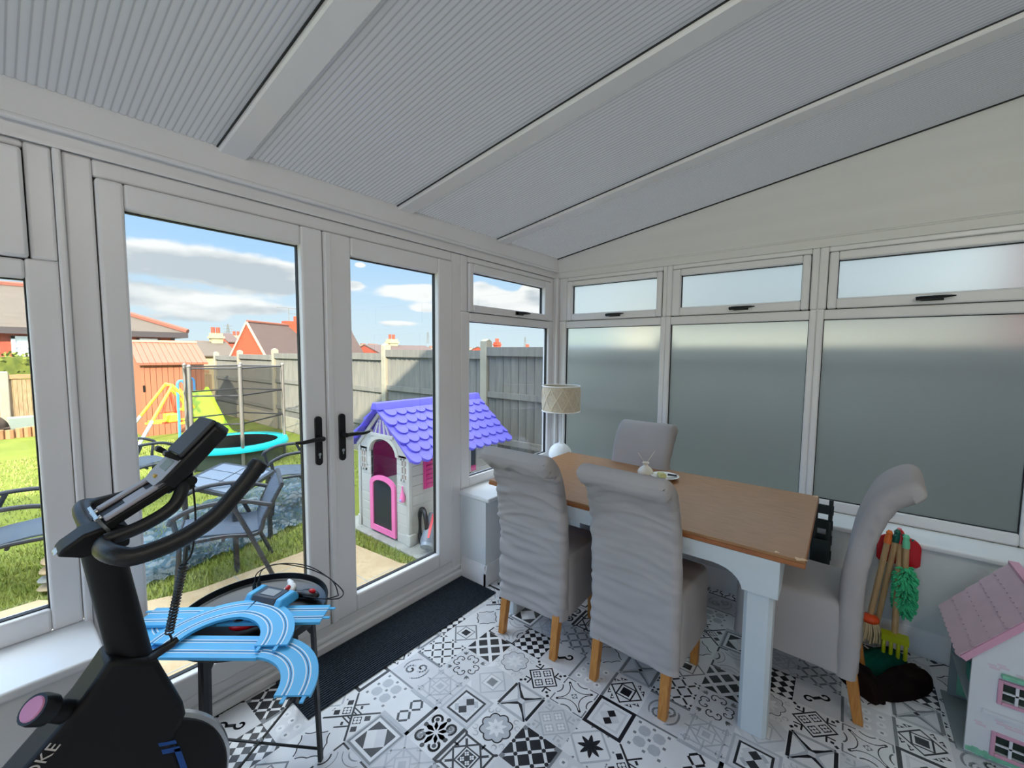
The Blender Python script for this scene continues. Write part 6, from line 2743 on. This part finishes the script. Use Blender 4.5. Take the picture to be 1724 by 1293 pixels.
# ridge runs to the right, away from the gable wall, which is turned towards the garden
ze2, zr2 = at(414, 597, Y2).z, gp.z
m = MB()
A0 = Vector((at(391, 600, Y2+2.0).x, Y2+2.0))
A1 = Vector((g1.x, Y2-.3))
Am = (A0+A1)/2
rd = Vector((A1.y-A0.y, -(A1.x-A0.x))).normalized()*-1
if rd.x < 0:
    rd = -rd
def along(px):
    k = at(px, 590, 1).x
    return (k*Am.y-Am.x)/(rd.x-k*rd.y)


LEN = along(592)
Bv = rd*LEN


def P3(p, z):
    return (p.x, p.y, z)


m.add([P3(A0, -4), P3(A1, -4), P3(A1, ze2), P3(Am, zr2), P3(A0, ze2), P3(A0+Bv, -4), P3(A1+Bv, -4), P3(A1+Bv, ze2), P3(Am+Bv, zr2), P3(A0+Bv, ze2)],
      [(0, 1, 2, 3, 4), (9, 8, 7, 6, 5), (1, 6, 7, 2), (0, 4, 9, 5), (0, 5, 6, 1)])
m.build('walls', M_RB2, t)
m = MB()
sd = (A1-A0).normalized()
for p, s in ((A1, 1), (A0, -1)):
    ev = p+sd*s*.25
    zz = ze2-.25*(zr2-ze2)/((A1-A0).length/2)
    a, b = -rd*.0, Bv+rd*.1
    m.add([P3(ev+a, zz+.02), P3(ev+b, zz+.02), P3(Am+b, zr2+.02), P3(Am+a, zr2+.02), P3(ev+a, zz+.14), P3(ev+b, zz+.14), P3(Am+b, zr2+.14), P3(Am+a, zr2+.14)],
          [(0, 1, 2, 3), (4, 7, 6, 5), (0, 4, 5, 1), (1, 5, 6, 2), (2, 6, 7, 3), (3, 7, 4, 0)])
rf = m.build('roof', M_TILE2, t)
m = MB()
for p, s in ((A1, 1), (A0, -1)):
    ev = p+sd*s*.25
    zz = ze2-.25*(zr2-ze2)/((A1-A0).length/2)
    m.bar(P3(ev-rd*.06, zz+.05), P3(Am-rd*.06, zr2+.08), .10, .12)
m.build('verge', M_SHEDT, t)
m = MB()
m.tube([P3(Am, zr2+.15), P3(Am+Bv, zr2+.15)], .10, 6)
m.build('ridge', M_RIDGE, rf)
# chimney with pots and aerials, part way along the ridge
cq = Am+rd*along(494)
cpos = Vector((cq.x, cq.y, zr2))
m = MB()
m.box(cpos.x-.75, cpos.x+.75, cpos.y-.35, cpos.y+.35, zr2-.5, zr2+.50)
ch = m.build('chimney', M_RB2, t)
m = MB()
m.cyl((cpos.x+.3, cpos.y, zr2+.5), (cpos.x+.3, cpos.y, zr2+.95), .20, 10)
m.build('chimney_pot', M_RB2, ch)
for pxx, pyt, w in ((486.5, 519, 1.1), (499.5, 529, .7)):
    p0 = at(pxx, 541, cpos.y)
    z1_ = at(pxx, pyt, cpos.y).z
    m = MB()
    m.cyl((p0.x, cpos.y, zr2+.1), (p0.x, cpos.y, z1_), .03, 6)
    m.bar((p0.x-w*.9, cpos.y, z1_), (p0.x+w*.6, cpos.y, z1_), .035)
    for k in range(5):
        xx = p0.x-w*.8+k*w*.3
        m.bar((xx, cpos.y-.15, z1_), (xx, cpos.y+.15, z1_), .02)
    m.build('tv_aerial', M_STEEL, ch)


def terrace(label, pxa, pxb, pye, pyr, Y, wall, roof, chims, name='terraced_house'):
    a, b = at(pxa, pye, Y), at(pxb, pye, Y)
    zr = at((pxa+pxb)/2, pyr, Y+3).z
    ze = at((pxa+pxb)/2, pye, Y).z
    t = thing(name, label, 'house', ((a.x+b.x)/2, Y+3, -5))
    gabled(t, a.x, b.x, Y, Y+6, -5, ze, zr, 'x', wall, roof)
    for cx, cyt, cyb, w, mt in chims:
        p = at(cx, cyt, Y+3)
        m = MB()
        m.box(p.x-w, p.x+w, Y+2.6, Y+3.4, at(cx, cyb, Y+3).z, p.z)
        m.box(p.x-w*1.25, p.x+w*1.25, Y+2.5, Y+3.5, p.z-.5, p.z-.3)
        c = m.build('chimney', mt, t)
        m = MB()
        for k in (-.5, .4):
            m.cyl((p.x+k*w, Y+3, p.z), (p.x+k*w, Y+3, p.z+.55), .17, 8)
        m.build('chimney_pot', M_RB, c)


terrace('grey roofed terrace with a pale stone chimney between the shed and the gable house', 318, 400, 599, 577, 44, M_CREAM, M_TILE, [(363.5, 561, 583, .45, M_CREAM)])
terrace('small red brick house with steep roof just left of the big brick gable', 384, 404, 576, 563, 60, M_RB, M_TILE2, [(398, 565, 580, .5, M_CREAM)])
terrace('low brown roofed terrace with brick chimney above the fence behind the playhouse', 640, 742, 596, 583, 40, M_RB, M_TILE2, [(660, 571, 592, .55, M_CREAM)])
terrace('slate roofed house with two red chimneys over the fence, seen in the right window', 830, 905, 597, 586, 40, M_RB2, M_TILE, [(837, 576, 592, .42, M_RB2), (888, 585, 592, .5, M_RB2)])

# ---- far hillside with its scatter of houses, pylons
M_HILL = mat('far_hill_green', (124, 120, 76), 1, col2=(98, 104, 62), scale=.02, spec=0)
M_FARW = mat('far_pale_walls', (190, 176, 148), 1, spec=0)
M_FARR = mat('far_roofs', (116, 86, 72), 1, spec=0)
m = MB()
HY0, HY1 = 120, 900


def hill(u, v):
    x = -500+1500*u
    y = HY0+(HY1-HY0)*v
    base = -14+24*(v**.7)
    return (x, y, base+4*noise.noise(Vector((x*.004, y*.004, 2)))*v+2.0*noise.noise(Vector((x*.012, y*.01, 7)))*v)


m.grid(60, 40, hill)
m.add([(-500, 13.6, -3.5), (1000, 13.6, -3.5), (1000, 125, -13.5), (-500, 125, -13.5)], [(0, 1, 2, 3)])
tag(m.build('hillside', M_HILL), kind='structure')
hg = random.Random(11)


def hz(x, y):
    u, v = (x+500)/1500, (y-HY0)/(HY1-HY0)
    return hill(u, v)[2]


mw = MB()
mw.box(-4.5, 4.5, -3, 3, 0, 4.2)
mr = MB()
mr.prism([(-3.4, 4.1), (3.4, 4.1), (0, 6.6)], lambda u, v: Vector((-4.8, u, v)), lambda u, v: Vector((4.8, u, v)))
fh = thing('distant_house', 'tiny pale house with a brown roof scattered on the distant hillside', 'house', (0, 0, 0), 'tiny houses on the distant hillside')
mw.build('walls', M_FARW, fh)
mr.build('roof', M_FARR, fh)
first = True
placed = []
for k in range(120):
    y = hg.uniform(330, 860)
    pxx = hg.choice((hg.uniform(300, 420), hg.uniform(590, 745), hg.uniform(590, 745), hg.uniform(790, 930)))
    x = at(pxx, 590, y).x
    if not -480 < x < 980:
        continue
    if any((x-a)**2+(y-b)**2 < 150 for a, b in placed):
        continue
    placed.append((x, y))
    o = fh if first else copy_tree(fh)
    first = False
    o.location = (x, y, hz(x, y)-.3)
    o.rotation_euler = (0, 0, hg.uniform(-.5, .5))
    s = hg.uniform(.7, 1.25)
    o.scale = (s, s, s)


def pylon(label, pxx, pyt, pyb, Y):
    p, q = at(pxx, pyt, Y), at(pxx, pyb, Y)
    H = p.z-q.z
    t = thing('pylon', label, 'pylon', (q.x, Y, q.z))
    m = MB()
    w = H*.11
    r = H*.007
    for sx in (-1, 1):
        for sy in (-1, 1):
            m.bar((q.x+sx*w, Y+sy*w, q.z), (q.x+sx*w*.12, Y+sy*w*.12, p.z), r*2)
    for k in range(7):
        z0_, z1_ = q.z+H*k/7, q.z+H*(k+1)/7
        w0, w1 = w*(1-.88*k/7), w*(1-.88*(k+1)/7)
        for sy in (-1, 1):
            m.bar((q.x-w0, Y+sy*w0, z0_), (q.x+w1, Y+sy*w1, z1_), r)
            m.bar((q.x+w0, Y+sy*w0, z0_), (q.x-w1, Y+sy*w1, z1_), r)
    m.build('lattice_tower', M_STEEL, t)
    for f_ in (.58, .73, .88):
        m = MB()
        m.bar((q.x-H*.20, Y, q.z+H*f_), (q.x+H*.20, Y, q.z+H*f_), r*2.4)
        m.bar((q.x-H*.20, Y, q.z+H*f_), (q.x, Y, q.z+H*(f_+.05)), r)
        m.bar((q.x+H*.20, Y, q.z+H*f_), (q.x, Y, q.z+H*(f_+.05)), r)
        m.build('cross_arm', M_STEEL, t)


pylon('electricity pylon on the skyline just left of the brick gable', 385, 545, 578, 420)
pylon('electricity pylon on the skyline in the right-hand door glass', 720.5, 559, 578, 420)
pylon('slim pylon on the skyline seen in the small right window', 884, 567, 584, 520)

# ------------------------------------------------------------------ sky, sun
W_ = D.worlds.new('sky')
SC.world = W_
W_.use_nodes = True
nt = W_.node_tree
bg = nt.nodes['Background']


def nd(tp, **kw):
    n = nt.nodes.new(tp)
    for k, v in kw.items():
        setattr(n, k, v)
    return n


def mth(op, a, b=None, c=None, clamp=False):
    n = nd('ShaderNodeMath', operation=op, use_clamp=clamp)
    for i, v in enumerate((a, b, c)):
        if v is None:
            continue
        if isinstance(v, (int, float)):
            n.inputs[i].default_value = v
        else:
            nt.links.new(v, n.inputs[i])
    return n.outputs[0]


tc = nd('ShaderNodeTexCoord')
sx_ = nd('ShaderNodeSeparateXYZ')
nt.links.new(tc.outputs['Generated'], sx_.inputs[0])
vx, vy, vz = sx_.outputs
az = mth('ARCTAN2', vx, vy)              # 0 straight out from the doors, grows to the right
el = mth('ARCSINE', vz)
ramp = nd('ShaderNodeValToRGB')
nt.links.new(mth('MULTIPLY', el, 1.0/.9, clamp=True), ramp.inputs[0])
E_ = ramp.color_ramp.elements
E_[0].position = 0
E_[0].color = lin((222, 238, 240))
E_[1].position = 1
E_[1].color = lin((96, 150, 226))
for p, c in ((.09, (212, 233, 244)), (.22, (180, 217, 248)), (.45, (146, 196, 246))):
    e = E_.new(p)
    e.color = lin(c)
cvec = nd('ShaderNodeCombineXYZ')
nt.links.new(az, cvec.inputs[0])
nt.links.new(mth('MULTIPLY', el, 2.6), cvec.inputs[1])
nz1 = nd('ShaderNodeTexNoise')
nz1.inputs['Scale'].default_value = 4.2
nz1.inputs['Detail'].default_value = 8
nz1.inputs['Roughness'].default_value = .55
nt.links.new(cvec.outputs[0], nz1.inputs['Vector'])
NF = nz1.outputs[0]


def blob(a0, e0, sa, se, amp):
    """soft elliptical bank of cloud centred on azimuth a0, elevation e0 (degrees)"""
    a = mth('DIVIDE', mth('SUBTRACT', az, math.radians(a0)), math.radians(sa))
    e = mth('DIVIDE', mth('SUBTRACT', el, math.radians(e0)), math.radians(se))
    r2 = mth('ADD', mth('MULTIPLY', a, a), mth('MULTIPLY', e, e))
    return mth('MULTIPLY', mth('EXPONENT', mth('MULTIPLY', r2, -1)), amp)


BL = CLOUDS
acc = None
for b in BL:
    v = blob(*b)
    acc = v if acc is None else mth('ADD', acc, v)
gen = mth('MULTIPLY', mth('SUBTRACT', el, .42), 1.8, clamp=True)      # broken cloud high overhead
dens = mth('ADD', mth('ADD', acc, gen), mth('MULTIPLY', mth('SUBTRACT', NF, .5), 1.15))
mask = nd('ShaderNodeMapRange', interpolation_type='SMOOTHSTEP')
nt.links.new(dens, mask.inputs[0])
mask.inputs[1].default_value = .36
mask.inputs[2].default_value = .52
# shade: crowns white, undersides grey
cv2 = nd('ShaderNodeVectorMath', operation='ADD')
nt.links.new(cvec.outputs[0], cv2.inputs[0])
cv2.inputs[1].default_value = (.0, .055, 0)
nz2 = nd('ShaderNodeTexNoise')
nz2.inputs['Scale'].default_value = 4.2
nz2.inputs['Detail'].default_value = 8
nt.links.new(cv2.outputs[0], nz2.inputs['Vector'])
sh = mth('ADD', mth('MULTIPLY', mth('SUBTRACT', nz1.outputs[0], nz2.outputs[0]), 2.2), mth('MULTIPLY', mth('SUBTRACT', .80, dens), .5))
for b in CROWNS:
    sh = mth('ADD', sh, blob(*b))
shr = nd('ShaderNodeValToRGB')
nt.links.new(sh, shr.inputs[0])
S_ = shr.color_ramp.elements
S_[0].position = .0
S_[0].color = lin((200, 207, 211))
S_[1].position = .42
S_[1].color = lin((255, 253, 248))
mixc = nd('ShaderNodeMix', data_type='RGBA')
nt.links.new(mask.outputs[0], mixc.inputs[0])
nt.links.new(ramp.outputs[0], mixc.inputs[6])
nt.links.new(shr.outputs[0], mixc.inputs[7])
# brighter towards the sun and overhead
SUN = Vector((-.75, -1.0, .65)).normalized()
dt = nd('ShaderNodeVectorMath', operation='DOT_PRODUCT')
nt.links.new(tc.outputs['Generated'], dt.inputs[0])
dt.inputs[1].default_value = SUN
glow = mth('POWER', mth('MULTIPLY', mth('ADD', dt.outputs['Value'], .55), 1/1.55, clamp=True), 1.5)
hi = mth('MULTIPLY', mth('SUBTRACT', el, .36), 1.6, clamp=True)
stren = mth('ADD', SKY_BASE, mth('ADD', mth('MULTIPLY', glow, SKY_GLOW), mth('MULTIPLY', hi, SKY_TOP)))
nt.links.new(mixc.outputs[2], bg.inputs['Color'])
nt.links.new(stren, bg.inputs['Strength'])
sl = D.lights.new('sun', 'SUN')
sl.energy = SUN_E
sl.angle = math.radians(.6)
sl.color = (1, .89, .71)
so = D.objects.new('sun', sl)
COL.objects.link(so)
so.rotation_euler = SUN.to_track_quat('Z', 'Y').to_euler()

# ------------------------------------------------------------------ colour
SC.view_settings.view_transform = 'Standard'
SC.view_settings.look = 'None'
SC.view_settings.gamma = 1
SC.view_settings.use_curve_mapping = False
SC.view_settings.exposure = EXPO
SC.cycles.use_denoising = True
try:
    SC.cycles.denoiser = 'OPENIMAGEDENOISE'
except Exception:
    pass
SC.cycles.max_bounces = 10
SC.cycles.transparent_max_bounces = 24
SC.cycles.sample_clamp_indirect = 8
SC.cycles.caustics_reflective = False
SC.cycles.caustics_refractive = True
